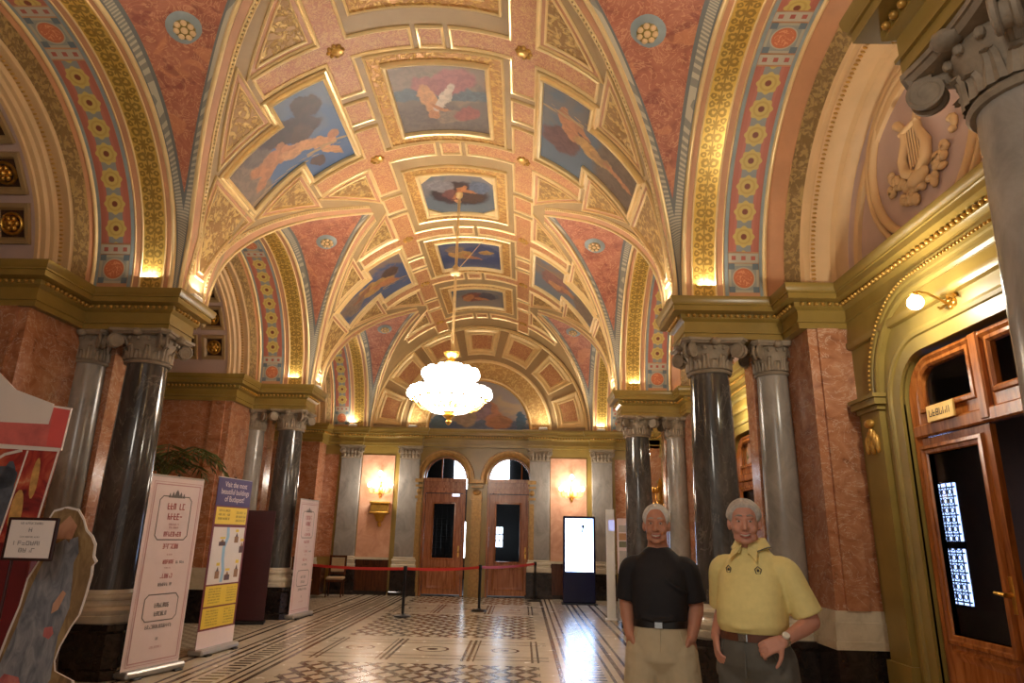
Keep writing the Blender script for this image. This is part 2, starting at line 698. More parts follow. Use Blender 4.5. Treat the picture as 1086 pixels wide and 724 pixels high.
def mk_lozenge_floor():
    m = Mat('mosaic floor', 0.2, spec=0.45)
    x, y, _ = m.sep(m.tc())
    x = x + 0.02
    T = 5.57
    yy = (y - 13.4 + T / 2).mod(T) - T / 2
    ax, ay = abs(x), abs(yy)
    lt = m.mix(m.noise(m.tc(), 1.2, 4), srgb(190, 176, 154), srgb(210, 196, 174))
    dk = m.mix(m.noise(m.tc(), 3, 3), srgb(84, 70, 58), srgb(106, 88, 72))
    md = srgb(140, 116, 92)

    def band(v, a, b):
        return v.gt(a) * v.lt(b)
    # lozenge lattice field
    p = (x / 0.3 + yy / 0.42)
    q = (x / 0.3 - yy / 0.42)
    f1 = abs(p.mod(1.0) - 0.5).lt(0.17)
    f2 = abs(q.mod(1.0) - 0.5).lt(0.17)
    lat = f1.max(f2) - f1 * f2 * 0.35
    field = ax.lt(1.52) * ay.lt(1.6)
    c = m.mix(field * lat, lt, dk)
    c = m.mix(ax.lt(1.66) * ay.lt(1.74) * (1.0 - ax.lt(1.52) * ay.lt(1.6)), c, lt)
    # cross panels between the fields
    mid = ay.gt(1.85) * ax.lt(1.66)
    by = abs(ay - 2.785)          # 0 at panel centre
    s1 = band(ax, 0.48, 0.52).max(band(ax, 0.56, 0.6)).max(band(ax, 0.64, 0.66)).max(band(ax, 1.5, 1.53)).max(band(ax, 1.42, 1.45))
    s2 = band(by, 0.5, 0.53).max(band(by, 0.58, 0.6)).max(band(by, 0.76, 0.8))
    r = ((ax - 1.05) * (ax - 1.05) + by * by).sqrt()
    r0 = (ax * ax + by * by).sqrt()
    orn = band(r, 0.17, 0.21).max(band(r0, 0.2, 0.24)).max(r0.lt(0.08)).max(r.lt(0.06))
    c = m.mix(mid * s1.max(s2 * by.lt(0.82)).max(orn), c, dk)
    # long borders
    tick = ((y * 1.0).mod(0.16)).lt(0.07)
    b = band(ax, 1.74, 1.8).max(band(ax, 1.86, 1.9)).max(band(ax, 1.98, 2.02)).max(band(ax, 2.08, 2.3) * tick).max(band(ax, 2.36, 2.4)).max(band(ax, 2.48, 2.54)).max(band(ax, 2.62, 2.66)).max(band(ax, 2.9, 2.96)).max(band(ax, 3.06, 3.1))
    c = m.mix(b, c, dk)
    chk = ((x / 0.22).mod(1.0).lt(0.5) + (y / 0.22).mod(1.0).lt(0.5)).mod(2.0)
    c = m.mix(ax.gt(3.2) * chk * 0.5, c, md)
    m.color(c)
    m.rough(m.ramp(m.noise(m.tc(), 5, 3), [(0.3, (0.16,) * 3 + (1,)), (0.7, (0.28,) * 3 + (1,))]))
    return m


M_FLOOR = mk_lozenge_floor()


def mk_glass(name='window glass', tint=(0.55, 0.6, 0.65, 1), rough=0.03):
    m = Mat(name, rough)
    m.color(tint)
    m.b.inputs['Transmission Weight'].default_value = 1.0
    m.b.inputs['IOR'].default_value = 1.1
    return m


M_GLASS = mk_glass()


def glow(name, col, strength):
    m = Mat(name, 0.4)
    m.color((0.8, 0.8, 0.8, 1))
    m.emit(col, strength)
    return m


WARM = (1.0, 0.925, 0.81)
M_BULB = glow('lit globe', (1.0, 0.9, 0.76, 1), 26.0)
M_SKYW = glow('daylight sky', (0.82, 0.9, 1.0, 1), 7.0)
# ---------------------------------------------------------------- the hall
R, Z0, YB = 3.13, 4.47, 19.25
P = [2.75, 8.31, 13.87]
BM = [-0.03, 5.53, 11.09, 16.65]
HB = 2.78
XA, RA = 3.2, 2.31           # side arch: inner edge and radius
GT = [(1.64, 2.78), (2.1, 2.36), (2.7, 1.74), (3.5, 0.98), (4.1, 0.55), (4.5, 0.41), (4.917, 0.36)]


def _herm(tab):
    n = len(tab)
    sl = []
    for i in range(n):
        a, b = tab[max(0, i - 1)], tab[min(n - 1, i + 1)]
        sl.append((b[1] - a[1]) / (b[0] - a[0]))

    def f(x):
        x = min(max(x, tab[0][0]), tab[-1][0])
        for i in range(n - 1):
            if x <= tab[i + 1][0]:
                break
        h = tab[i + 1][0] - tab[i][0]
        t = (x - tab[i][0]) / h
        return ((2 * t ** 3 - 3 * t * t + 1) * tab[i][1] + (t ** 3 - 2 * t * t + t) * h * sl[i] + (-2 * t ** 3 + 3 * t * t) * tab[i + 1][1] + (t ** 3 - t * t) * h * sl[i + 1])
    return f


groin = _herm(GT)


def smax(dp):
    if dp <= 0.36:
        return 4.917
    lo, hi = 1.64, 4.917
    for _ in range(40):
        m = (lo + hi) / 2
        if groin(m) > dp: lo = m
        else: hi = m
    return lo


def bmap(s, y, h):
    a = s / R
    return ((R - h) * sin(a), y, Z0 + (R - h) * cos(a))


ceiling = struct(bpy.data.objects.new('ceiling', None)); COL.objects.link(ceiling)
# barrel vault
mb = MB()
for B in BM:
    n = 64
    y0, y1 = B - HB, min(B + HB, YB)
    mb.grid(lambda u, v: bmap((2 * v - 1) * smax(HB - abs(u - B)), u, 0), n, 44, 0, u0=y0, u1=y1)
mb.build('barrel_vault', M_STONE, ceiling, 40)

# cells above the side arches, arch soffits
for k, B in enumerate(BM):
    for sx in (-1, 1):
        if k == 0 and sx == 1: pass
        cell, soff, edge = MB(), MB(), MB()
        for sy in (-1, 1):
            if k == 3 and sy == 1 and False: continue
            def G(t):
                r = 2.71 * sin(t * pi / 2)
                s = R * acos(min(1, r / R))
                return Vector(bmap(sx * s, B + sy * (HB - groin(s)), 0))
            def A(t):
                f = t * pi / 2
                return Vector((sx * XA, B + sy * RA * cos(f), Z0 + RA * sin(f)))
            nt, nv = 40, 10
            vs, uvs, fs = [], [], []
            for i in range(nt + 1):
                a, g = A(i / nt), G(i / nt)
                w = (a - g).length
                for j in range(nv + 1):
                    q = a.lerp(g, j / nv)
                    vs.append(q); uvs.append((w * j / nv, w * (1 - j / nv)))
            for i in range(nt):
                for j in range(nv):
                    c = i * (nv + 1) + j
                    fs.append([c, c + 1, c + nv + 2, c + nv + 1])
            cell.add(vs, fs, uvs)
        cell.build('painted_spandrel', M_SPAN, ceiling, 60)
        # medallion above the arch crown
        med = MB()
        for sy in (-1, 1):
            f = radians(70)
            a = Vector((sx * XA, B + sy * RA * cos(f), Z0 + RA * sin(f)))
            r = 2.71 * sin(f); s = R * acos(r / R)
            g = Vector(bmap(sx * s, B + sy * (HB - groin(s)), 0))
            c = a.lerp(g, 0.5); d = (g - a).normalized()
            tan = Vector((0, -sy * sin(f), cos(f)))
            tan = (tan - d * tan.dot(d)).normalized()
            nn = d.cross(tan)
            if nn.z > 0: nn = -nn
            rot = Matrix((d, tan, nn)).transposed().to_3x3()
            med.ball(c, (0.2, 0.2, 0.03), 20, 6, 0, rot)
            med.ball(c, (0.15, 0.15, 0.04), 16, 6, 1, rot)
            for q in range(7):
                aa = TAU * q / 7
                med.ball(c + rot @ Vector((0.085 * cos(aa), 0.085 * sin(aa), 0.035)), (0.035, 0.035, 0.02), 8, 5, 2, rot)
            med.ball(c + rot @ Vector((0, 0, 0.04)), (0.04, 0.04, 0.02), 8, 5, 2, rot)
        med.build('flower_medallion', [M_BLUEG, M_OLIVE, M_CREAM], ceiling, 50)

        def sof(x, f, r):
            return (sx * x, B + r * cos(f), Z0 + r * sin(f))

        def strip(name, x0, x1, mat, r, f0=0.0, f1=pi, parent=None, n=60):
            m = MB()
            xc = (x0 + x1) / 2
            m.grid(lambda u, v: sof(v, u, r), max(2, int(n * (f1 - f0) / pi)), 1, 0, uv=lambda u, v: ((u - (f0 if name in ('roundel_panel', 'dotted_strip') else 0)) * RA - (((f1 - f0) * RA / 2) if name in ('roundel_panel', 'dotted_strip') else 0), v - xc), u0=f0, u1=f1, v0=x0, v1=x1)
            return m.build(name, mat, parent, 60)
        arch = MB()
        arch.grid(lambda u, v: sof(v, u, RA), 60, 1, u0=0, u1=pi, v0=XA, v1=4.22)
        archo = arch.build('side_arch', M_ROSEP, ceiling, 60)
        strip('scroll_band', 3.31, 3.58, M_SCROLL, RA - 0.008, parent=archo)
        strip('blue_line', 3.70, 3.745, M_BLUEG, RA - 0.008, parent=archo)
        strip('blue_line', 4.125, 4.165, M_BLUEG, RA - 0.008, parent=archo)
        a = lambda u: u / RA
        q = [('roundel_panel', 0.06, 0.43, M_ROUND), ('dotted_strip', 0.44, 0.56, M_DOTS), ('daisy_band', 0.58, 2.80, M_DAISY), ('dotted_strip', 2.82, 2.94, M_DOTS), ('roundel_panel', 2.96, 3.33, M_ROUND), ('dotted_strip', 3.35, 3.47, M_DOTS)]
        for nm, u0, u1, mt in q:
            strip(nm, 3.75, 4.12, mt, RA - 0.009, a(u0), a(u1), archo)
            strip(nm, 3.75, 4.12, mt, RA - 0.009, pi - a(u1), pi - a(u0), archo)
        strip('daisy_band', 3.75, 4.12, M_DAISY, RA - 0.009, a(3.49), pi - a(3.49), archo)
        ed = MB()
        for x, rr, r in ((XA, 0.03, RA), (3.30, 0.012, RA), (3.59, 0.016, RA), (3.685, 0.01, RA), (4.19, 0.03, RA)):
            ed.tube([sof(x, pi * i / 72, r) for i in range(73)], rr, 8)
        ed.build('gilt_edge', M_EDGE, archo, 60)
        # foliage splay and mouldings towards the wall
        if sx < 0:
            xs, pr = 4.2, [(4.24, 2.24), (4.29, 2.03)]; pk = [(4.22, 2.31), (4.24, 2.24)]
            mo = [(4.29, 2.05), (4.32, 2.01), (4.36, 2.01), (4.40, 2.03), (4.47, 2.02), (4.50, 1.98), (4.55, 1.98), (4.58, 1.95), (4.64, 1.95), (4.655, 1.93), (4.70, 1.93), (4.71, 1.95)]
            xb = 4.435
        else:
            pr = [(4.38, 2.17), (4.52, 2.04)]; pk = [(4.22, 2.31), (4.36, 2.19), (4.37, 2.165), (4.385, 2.17)]
            mo = [(4.52, 2.04), (4.55, 2.0), (4.6, 2.0), (4.63, 2.02), (4.70, 2.01), (4.74, 1.97), (4.84, 1.95), (4.88, 1.9), (4.94, 1.9), (5.01, 1.86)]
            xb = 4.66

        def rev(m, prof, mi=0, n=64):
            m.grid(lambda u, v: sof(prof[int(v)][0], u, prof[int(v)][1]), n, len(prof) - 1, mi, u0=0, u1=pi, v0=0, v1=len(prof) - 1, uv=lambda u, v: (u * 2.1, hypot(prof[int(v)][1] - prof[0][1], prof[int(v)][0] - prof[0][0])))
        m = MB(); rev(m, pr); m.build('foliage_band', M_FOLI, archo, 50)
        m = MB(); rev(m, pk); m.build('rose_splay', M_ROSEP, archo, 40)
        m = MB(); rev(m, mo)
        m.build('cream_archivolt', M_CREAM, archo, 40)
        m = MB()
        rbx = 1.995 if sx > 0 else 2.015
        for i in range(120):
            f = pi * (i + 0.5) / 120
            c = Vector(sof(xb, f, rbx)); 
            m.ball(c, (0.028, 0.014, 0.014), 6, 4)
        m.build('bead_row', M_GOLDP, archo, 60)

# groin ribs: pink strip, bead and edges on the barrel
rib, gedge, bead = MB(), MB(), MB()
for p in P + [19.43]:
    for sx in (-1, 1):
        for sy in (-1, 1):
            if p > 19 and sy > 0: continue
            S = [4.917 - (4.917 - 1.64) * i / 40 for i in range(41)]
            def off(s, d):
                # inward from the groin by d (towards the pier, staying on the barrel)
                g0, g1 = groin(min(4.917, s + 0.02)), groin(max(1.64, s - 0.02))
                ds, dg = -0.04, g1 - g0
                L = hypot(ds, dg)
                nx, ny = -dg / L, ds / L         # left normal in (s, dp)
                if ny > 0: nx, ny = -nx, -ny
                k = min(1.0, 0.35 + (4.917 - s) / 1.2)
                return (max(0, s + nx * d * k * 0), groin(s) + ny * d * k / max(0.5, abs(ny)))
            def L(s, d, h):
                a, b = off(s, d)
                return bmap(sx * a, p + sy * b, h)
            S2 = [s for s in S if off(s, 0.34)[1] > -0.2]
            vs, fs = [], []
            for s in S2:
                vs += [L(s, 0.05, 0.006), L(s, 0.2, 0.006)]
            for i in range(len(S2) - 1):
                fs.append([2 * i, 2 * i + 1, 2 * i + 3, 2 * i + 2])
            rib.add(vs, fs)
            gedge.tube([L(s, 0.0, 0.0) for s in S], 0.028, 6)
            gedge.tube([L(s, 0.215, 0.01) for s in S], 0.012, 6)
            pts = [L(s, 0.25, 0.012) for s in S]
            # beads along the line
            acc = 0.0
            for i in range(len(pts) - 1):
                a, b = Vector(pts[i]), Vector(pts[i + 1])
                dd = (b - a).length
                while acc < dd:
                    bead.ball(a.lerp(b, acc / dd), 0.019, 6, 4)
                    acc += 0.055
                acc -= dd
            gedge.tube([L(s, 0.285, 0.01) for s in S], 0.011, 6)
rib.build('rose_groin_strip', M_ROSEP, ceiling, 40)
gedge.build('groin_moulding', M_EDGE, ceiling, 60)
bead.build('groin_bead', M_EDGE, ceiling, 60)

# ---- coffers
PR_EDGE = [(-0.035, 0.0), (-0.035, 0.02), (-0.02, 0.035), (0.0, 0.03), (0.01, 0.004)]
PR_FRAME = [(-0.1, 0.0), (-0.1, 0.02), (-0.088, 0.03), (-0.074, 0.02), (-0.07, 0.003)]
PR_INNER = [(-0.022, 0.003), (-0.02, 0.024), (-0.008, 0.03), (0.0, 0.02), (0.004, 0.003)]
PR_FLAT = [(-0.07, 0.007), (-0.02, 0.007)]


def panel(m, poly, h, mi=0, org=(0, 0), sc=(1, 1)):
    """fill a convex polygon in (s, y) with a fine fan that follows the vault"""
    cx = sum(p[0] for p in poly) / len(poly); cy = sum(p[1] for p in poly) / len(poly)
    pts = []
    for i in range(len(poly)):
        a, b = poly[i], poly[(i + 1) % len(poly)]
        k = max(1, int(hypot(b[0] - a[0], b[1] - a[1]) / 0.12))
        pts += [(a[0] + (b[0] - a[0]) * t / k, a[1] + (b[1] - a[1]) * t / k) for t in range(k)]
    n, K = len(pts), 8
    vs, uvs = [bmap(cx, cy, h)], [((cx - org[0]) * sc[0], (cy - org[1]) * sc[1])]
    for j in range(1, K + 1):
        for p in pts:
            x, y = cx + (p[0] - cx) * j / K, cy + (p[1] - cy) * j / K
            vs.append(bmap(x, y, h)); uvs.append(((x - org[0]) * sc[0], (y - org[1]) * sc[1]))
    fs = [[0, 1 + i, 1 + (i + 1) % n] for i in range(n)]
    for j in range(K - 1):
        for i in range(n):
            a = 1 + j * n
            fs.append([a + i, a + n + i, a + n + (i + 1) % n, a + (i + 1) % n])
    m.add(vs, fs, uvs, mi)


def ccw(poly):
    A = sum(poly[i][0] * poly[(i + 1) % len(poly)][1] - poly[(i + 1) % len(poly)][0] * poly[i][1] for i in range(len(poly)))
    return poly if A > 0 else poly[::-1]


def mir(poly, sx, sy, p):
    return ccw([(sx * a, p + sy * b) for a, b in poly])


edges, pinks, tris, trif, stars, flatp = MB(), MB(), MB(), MB(), MB(), MB()
for p in P + [19.43]:
    for sy in (-1, 1):
        if p > 19 and sy > 0: continue
        for sx in (-1, 1):
            cross = [(1.05, 0.42), (1.37, 0.42), (1.37, 1.1), (2.26, 1.1), (2.26, 1.42), (1.37, 1.42), (1.37, 2.32), (1.05, 2.32), (1.05, 1.42), (0.27, 1.42), (0.27, 1.1), (1.05, 1.1)]
            q = mir(cross, sx, sy, p)
            edges.sweep(q, PR_EDGE, bmap, True, maxlen=0.15)
            for r in (rect(1.05, 0.42, 1.37, 2.32), rect(1.37, 1.1, 2.26, 1.42), rect(0.27, 1.1, 1.05, 1.42)):
                panel(pinks, mir(r, sx, sy, p), 0.006)
            # star at the crossing
            c = bmap(sx * 1.21, p + sy * 1.26, 0.01)
            stars.ball(c, (0.1, 0.1, 0.025), 8, 4)
            for q in range(8):
                a = TAU * q / 8
                cc = bmap(sx * 1.21 + 0.09 * cos(a), p + sy * 1.26 + 0.09 * sin(a), 0.008)
                stars.ball(cc, 0.03, 6, 4)
            T = [[(1.5, 1.58), (2.14, 1.58), (1.5, 2.34)]]
            if not (p > 19): T += [[(2.46, 1.48), (2.46, 0.74), (3.1, 0.76)]]
            for t in T:
                q = mir(t, sx, sy, p)
                trif.sweep(q, PR_FRAME, bmap, True, maxlen=0.15); trif.sweep(q, PR_INNER, bmap, True, maxlen=0.15); flatp.sweep(q, PR_FLAT, bmap, True, maxlen=0.15)
                panel(tris, q, 0.004)
        # centre squares of the transverse strips
        q = mir(rect(-0.14, 1.1, 0.14, 1.42), 1, sy, p)
        edges.sweep(q, PR_EDGE, bmap, True); panel(pinks, q, 0.006)
    for sx in (-1, 1):
        if p < 19:
            q = mir([(3.46, -0.5), (3.46, 0.5), (4.5, 0.06), (4.5, -0.06)], sx, 1, p)
            trif.sweep(q, PR_FRAME, bmap, True, maxlen=0.15); trif.sweep(q, PR_INNER, bmap, True, maxlen=0.15); flatp.sweep(q, PR_FLAT, bmap, True, maxlen=0.15); panel(tris, q, 0.004)
            q = mir(rect(1.05, -0.22, 1.37, 0.22), sx, 1, p)
            edges.sweep(q, PR_EDGE, bmap, True, maxlen=0.15); panel(pinks, q, 0.006)
for B in BM:
    for sx in (-1, 1):
        q = mir(rect(1.05, -0.26, 1.37, 0.26), sx, 1, B)
        edges.sweep(q, PR_EDGE, bmap, True, maxlen=0.15); panel(pinks, q, 0.006)
edges.build('pale_moulding', M_EDGE, ceiling, 35)
pinks.build('rose_damask_panel', M_DAMASK, ceiling, 35)
stars.build('gilt_star', M_GOLDP, ceiling, 60)
tris.build('gilt_foliage_coffer', M_TRI, ceiling, 35)
flatp.build('rose_coffer_border', M_ROSEP, ceiling, 35)
trif.build('coffer_moulding', M_EDGE, ceiling, 35)

# ---- ceiling pictures
GPR = [(-0.27, 0.0), (-0.27, 0.03), (-0.255, 0.045), (-0.235, 0.03), (-0.23, 0.012), (-0.075, 0.012), (-0.07, 0.05), (-0.045, 0.07), (-0.015, 0.06), (0.0, 0.02), (0.0, 0.0)]


def picture(label, shapes, outline, mat, uvbox, group, frame='plain'):
    s0, y0, s1, y1 = uvbox
    org = bmap((s0 + s1) / 2, (y0 + y1) / 2, 0.0)
    t = thing('ceiling_painting', label, 'painting', org, 0, group)
    f = lambda a, b, h: tuple(p - o for p, o in zip(bmap(a, b, h), org))
    m = MB()
    for ish, sh in enumerate(shapes):
        panel(m, ccw(sh), 0.003 + 0.004 * ish, 0, (s0, y0), (1 / (s1 - s0), 1 / (y1 - y0)))
    m.v = [tuple(p - o for p, o in zip(v, org)) for v in m.v]
    m.build('canvas', mat, t, 60)
    q = ccw(outline)
    if frame == 'gilt':
        m = MB()
        m.sweep(q, GPR[3:6], f, True, maxlen=0.12)
        # uv for the ornament
        m.has_uv = True
        m.uv = [[(m.v[k][0] * 1.0 + m.v[k][2], m.v[k][1]) for k in fc] for fc in m.f]
        m.build('ornament_frame', M_GFRAME, t, 40)
        m = MB(); m.sweep(q, GPR[:4], f, True, maxlen=0.12); m.sweep(q, GPR[5:], f, True, maxlen=0.12)
        m.build('gilt_moulding', M_EDGE, t, 40)
    else:
        m = MB(); m.sweep(q, [(-0.12, 0.0), (-0.12, 0.02), (-0.108, 0.03), (-0.094, 0.02), (-0.088, 0.006), (-0.055, 0.006), (-0.05, 0.05), (-0.03, 0.062), (0.0, 0.045), (0.0, 0.0)], f, True, maxlen=0.12)
        m.build('gilt_moulding', M_EDGE, t, 40)
    return t


pic_mats = [
    painting('picture a', CLD, CLD2, [(0.5, 0.42, 0.7, 0.1, 0, SKY2), (0.5, 0.8, 0.6, 0.2, 0.1, CLD), (0.2, 0.16, 0.36, 0.14, 0.1, CLD2), (0.62, 0.26, 0.3, 0.17, -0.4, srgb(160, 96, 92)), (0.34, 0.3, 0.14, 0.12, 0.2, srgb(158, 96, 88)), (0.36, 0.52, 0.09, 0.24, -0.25, FL), (0.52, 0.5, 0.06, 0.24, 0.5, srgb(198, 178, 158)), (0.6, 0.78, 0.2, 0.09, -0.2, CLD2), (0.76, 0.72, 0.16, 0.1, -0.5, RED), (0.38, 0.74, 0.055, 0.07, 0, FL2), (0.46, 0.64, 0.13, 0.03, 0.4, FL2)]),
    painting('picture b', SKY2, srgb(120, 112, 110), [(0.5, 0.5, 0.42, 0.3, 0.1, srgb(66, 50, 52)), (0.25, 0.3, 0.2, 0.14, 0.2, srgb(132, 126, 128)), (0.8, 0.32, 0.16, 0.16, 0, srgb(96, 104, 122)), (0.42, 0.55, 0.18, 0.14, 0.6, srgb(116, 72, 66)), (0.66, 0.62, 0.2, 0.12, -0.3, BRN), (0.5, 0.48, 0.05, 0.2, 0.5, FL2), (0.6, 0.42, 0.14, 0.04, 0.3, FL2), (0.46, 0.72, 0.05, 0.06, 0, FL)]),
    painting('picture c', srgb(52, 66, 104), srgb(88, 92, 112), [(0.35, 0.5, 0.24, 0.16, 0.4, OCH), (0.66, 0.55, 0.18, 0.12, -0.4, srgb(84, 88, 118)), (0.24, 0.3, 0.16, 0.12, 0, CLD2), (0.5, 0.6, 0.2, 0.05, 0.5, FL2), (0.78, 0.4, 0.14, 0.06, -0.3, OCH)]),
    painting('picture d', srgb(120, 110, 104), SKY2, [(0.42, 0.5, 0.24, 0.24, 0.2, srgb(124, 64, 56)), (0.68, 0.45, 0.16, 0.2, -0.2, srgb(70, 70, 88)), (0.3, 0.55, 0.1, 0.2, 0.3, FL2), (0.55, 0.6, 0.16, 0.06, 0.3, FL2)]),
    painting('picture e', SKY2, CLD, [(0.5, 0.5, 0.3, 0.26, 0.2, OCH), (0.35, 0.5, 0.12, 0.22, -0.2, FL)]),
]


def crown(y, h, mat, label, octo=False, hw=0.66):
    if octo:
        c = 0.24
        o = [(-hw + c, y - h), (hw - c, y - h), (hw, y - h + c), (hw, y + h - c), (hw - c, y + h), (-hw + c, y + h), (-hw, y + h - c), (-hw, y - h + c)]
        t = picture(label, [o], rect(-hw, y - h, hw, y + h), mat, (-hw, y - h, hw, y + h), 'pictures along the crown of the vault', 'gilt')
        org = t.location
        f = lambda a, b, hh: tuple(p - q for p, q in zip(bmap(a, b, hh), org))
        for sx in (-1, 1):
            for sy in (-1, 1):
                m = MB()
                q = ccw([(sx * hw, y + sy * h), (sx * (hw - c), y + sy * h), (sx * hw, y + sy * (h - c))])
                m.prism(q, f, 0.0, 0.03)
                m.build('corner_ornament', M_EDGE, t, 30)
        return t
    return picture(label, [rect(-hw, y - h, hw, y + h)], rect(-hw, y - h, hw, y + h), mat, (-hw, y - h, hw, y + h), 'pictures along the crown of the vault', 'gilt')


crown(BM[1], 0.74, pic_mats[4], 'gilt framed crown picture nearest the camera, cut off by the top of the photo')
crown(P[1], 0.77, pic_mats[0], 'crown picture with rose drapery between the two nearest T shaped pictures')
crown(BM[2], 0.72, pic_mats[1], 'eight sided crown picture from which the chandelier cord hangs', True, 0.64)
crown(P[2], 0.72, pic_mats[2], 'rectangular blue and ochre crown picture just beyond the eight sided one')
crown(BM[3], 0.7, pic_mats[3], 'smallest looking crown picture in red, nearest the back wall')
side_mats = {
    (1, -1): painting('picture f', SKY, srgb(92, 104, 126), [(0.06, 0.5, 0.24, 0.34, 0, CLD2), (0.3, 0.32, 0.14, 0.12, 0, CLD), (0.6, 0.34, 0.28, 0.12, 0.25, srgb(66, 44, 40)), (0.8, 0.2, 0.13, 0.12, 0.2, srgb(70, 48, 42)), (0.66, 0.44, 0.09, 0.1, 0.2, srgb(84, 58, 44)), (0.36, 0.5, 0.22, 0.085, 0.12, FL2), (0.24, 0.6, 0.14, 0.045, -0.3, FL2), (0.58, 0.56, 0.17, 0.075, 0.25, FL), (0.78, 0.66, 0.14, 0.07, 0.45, FL), (0.84, 0.8, 0.12, 0.036, 1.0, FL), (0.91, 0.63, 0.05, 0.055, 0, FL2), (0.5, 0.46, 0.1, 0.04, 0.9, FL2), (0.7, 0.84, 0.07, 0.07, 0.2, BRN)]),
    (1, 1): painting('picture g', srgb(84, 96, 108), srgb(106, 100, 98), [(0.86, 0.5, 0.34, 0.6, 0, srgb(108, 88, 70)), (0.18, 0.62, 0.18, 0.16, 0.2, srgb(104, 66, 62)), (0.34, 0.42, 0.14, 0.1, 0.4, srgb(86, 60, 54)), (0.24, 0.38, 0.075, 0.17, -0.5, FL2), (0.34, 0.34, 0.13, 0.038, 0.4, FL2), (0.46, 0.5, 0.18, 0.085, 0.15, OCH), (0.6, 0.5, 0.14, 0.06, -0.1, srgb(166, 124, 74)), (0.78, 0.5, 0.18, 0.032, 0.12, FL2), (0.17, 0.24, 0.045, 0.05, 0, FL2)]),
    (2, -1): painting('picture h', srgb(70, 86, 122), CLD2, [(0.5, 0.5, 0.34, 0.14, 0.2, OCH), (0.7, 0.6, 0.2, 0.08, 0.5, FL2), (0.82, 0.4, 0.12, 0.12, 0.6, srgb(90, 66, 54)), (0.2, 0.5, 0.16, 0.2, 0, CLD2), (0.36, 0.46, 0.16, 0.05, -0.2, srgb(150, 100, 70))]),
    (2, 1): painting('picture i', srgb(104, 114, 124), CLD2, [(0.3, 0.5, 0.22, 0.24, 0.3, srgb(146, 98, 90)), (0.55, 0.5, 0.2, 0.07, -0.2, FL2), (0.3, 0.62, 0.1, 0.09, 0, FL), (0.8, 0.5, 0.2, 0.3, 0, srgb(120, 100, 84))]),
}
lab = {(1, -1): 'T shaped picture of flying figures on blue above the left front column',
       (1, 1): 'T shaped grey and brown picture of a reclining figure, above the right front column',
       (2, -1): 'T shaped blue and ochre picture above the second left column',
       (2, 1): 'T shaped grey blue picture above the second right column'}
for (k, sx), mat in side_mats.items():
    p = P[k]
    up = rect(1.5, p - 0.9, 2.24, p + 0.9)
    lo = rect(2.16, p - 0.46, 3.26, p + 0.46)
    T = [(1.5, p - 0.9), (2.24, p - 0.9), (2.24, p - 0.46), (3.26, p - 0.46), (3.26, p + 0.46), (2.24, p + 0.46), (2.24, p + 0.9), (1.5, p + 0.9)]
    m = lambda q: ccw([(sx * a, b) for a, b in q])
    ub = (-3.26, p - 0.9, -1.5, p + 0.9) if sx < 0 else (1.5, p - 0.9, 3.26, p + 0.9)
    picture(lab[(k, sx)], [m(up), m(lo)], m(T), mat, ub, 'T shaped side pictures of the vault')

# ---- floor
mb = MB()
mb.add([(-8.2, -3, 0), (5.2, -3, 0), (5.2, YB, 0), (-8.2, YB, 0)], [(0, 1, 2, 3)])
struct(mb.build('floor', M_FLOOR))

# ---- entablature
EN = [(-0.3, 3.98), (0.0, 3.98), (0.0, 4.05), (0.018, 4.055), (0.018, 4.08), (0.0, 4.085), (0.0, 4.2), (0.03, 4.215), (0.05, 4.23), (0.05, 4.285), (0.075, 4.29), (0.15, 4.3), (0.15, 4.365), (0.165, 4.37), (0.165, 4.385), (0.18, 4.41), (0.19, 4.455), (0.19, 4.475), (-0.35, 4.475)]
fl = lambda x, y, h: (x, y, h)


def dentils(path, parent):
    m = MB()
    for a, b in zip(path[:-1], path[1:]):
        a, b = Vector(a), Vector(b)
        d = (b - a); L = d.length; d.normalize()
        nn = Vector((-d.y, d.x))
        k = int(L / 0.075)
        for i in range(k):
            c = a + d * (L * (i + 0.5) / k) + nn * 0.066
            hx = abs(d.x) * 0.02 + abs(nn.x) * 0.022
            hy = abs(d.y) * 0.02 + abs(nn.y) * 0.022
            m.ball((c.x, c.y, 4.258), (hx + .006, hy + .006, 0.024), 6, 4)
    m.build('dentil_row', M_GOLDP, parent, 60)


tn = [0]


def entab(path, prof=EN, dent=True):
    tn[0] += 1
    m = MB(); m.sweep(path, prof, fl)
    o = struct(m.build('trim_%d' % tn[0], M_OCHRE, None, 30))
    if dent: dentils(path, o)
    return o


FX = 3.22
EL = EN[:]                     # long right wall: the same cornice with a deeper cove below
ELW = [(-0.3, 3.72), (0.0, 3.72), (0.02, 3.73), (0.035, 3.76), (0.035, 3.8), (0.015, 3.81), (0.01, 3.9)] + [(o, z) for o, z in EN[1:]]
for i, p in enumerate(P):
    c = 4.42
    entab([(4.97, p - 0.8), (c, p - 0.8), (c, p - 0.31), (FX, p - 0.31), (FX, p + 0.31), (c, p + 0.31), (c, p + 0.8), (4.97, p + 0.8)])
    c2, w = -4.3, 1.18
    entab([(-8, p + w), (c2, p + w), (c2, p + 0.31), (-FX, p + 0.31), (-FX, p - 0.31), (c2, p - 0.31), (c2, p - w), (-8, p - w)])
for B, a, b in ((BM[0], P[0] - 2, P[0] - 0.8), (BM[1], P[0] + 0.8, P[1] - 0.8), (BM[2], P[1] + 0.8, P[2] - 0.8), (BM[3], P[2] + 0.8, 18.63)):
    entab([(4.97, a), (4.97, b)], ELW)
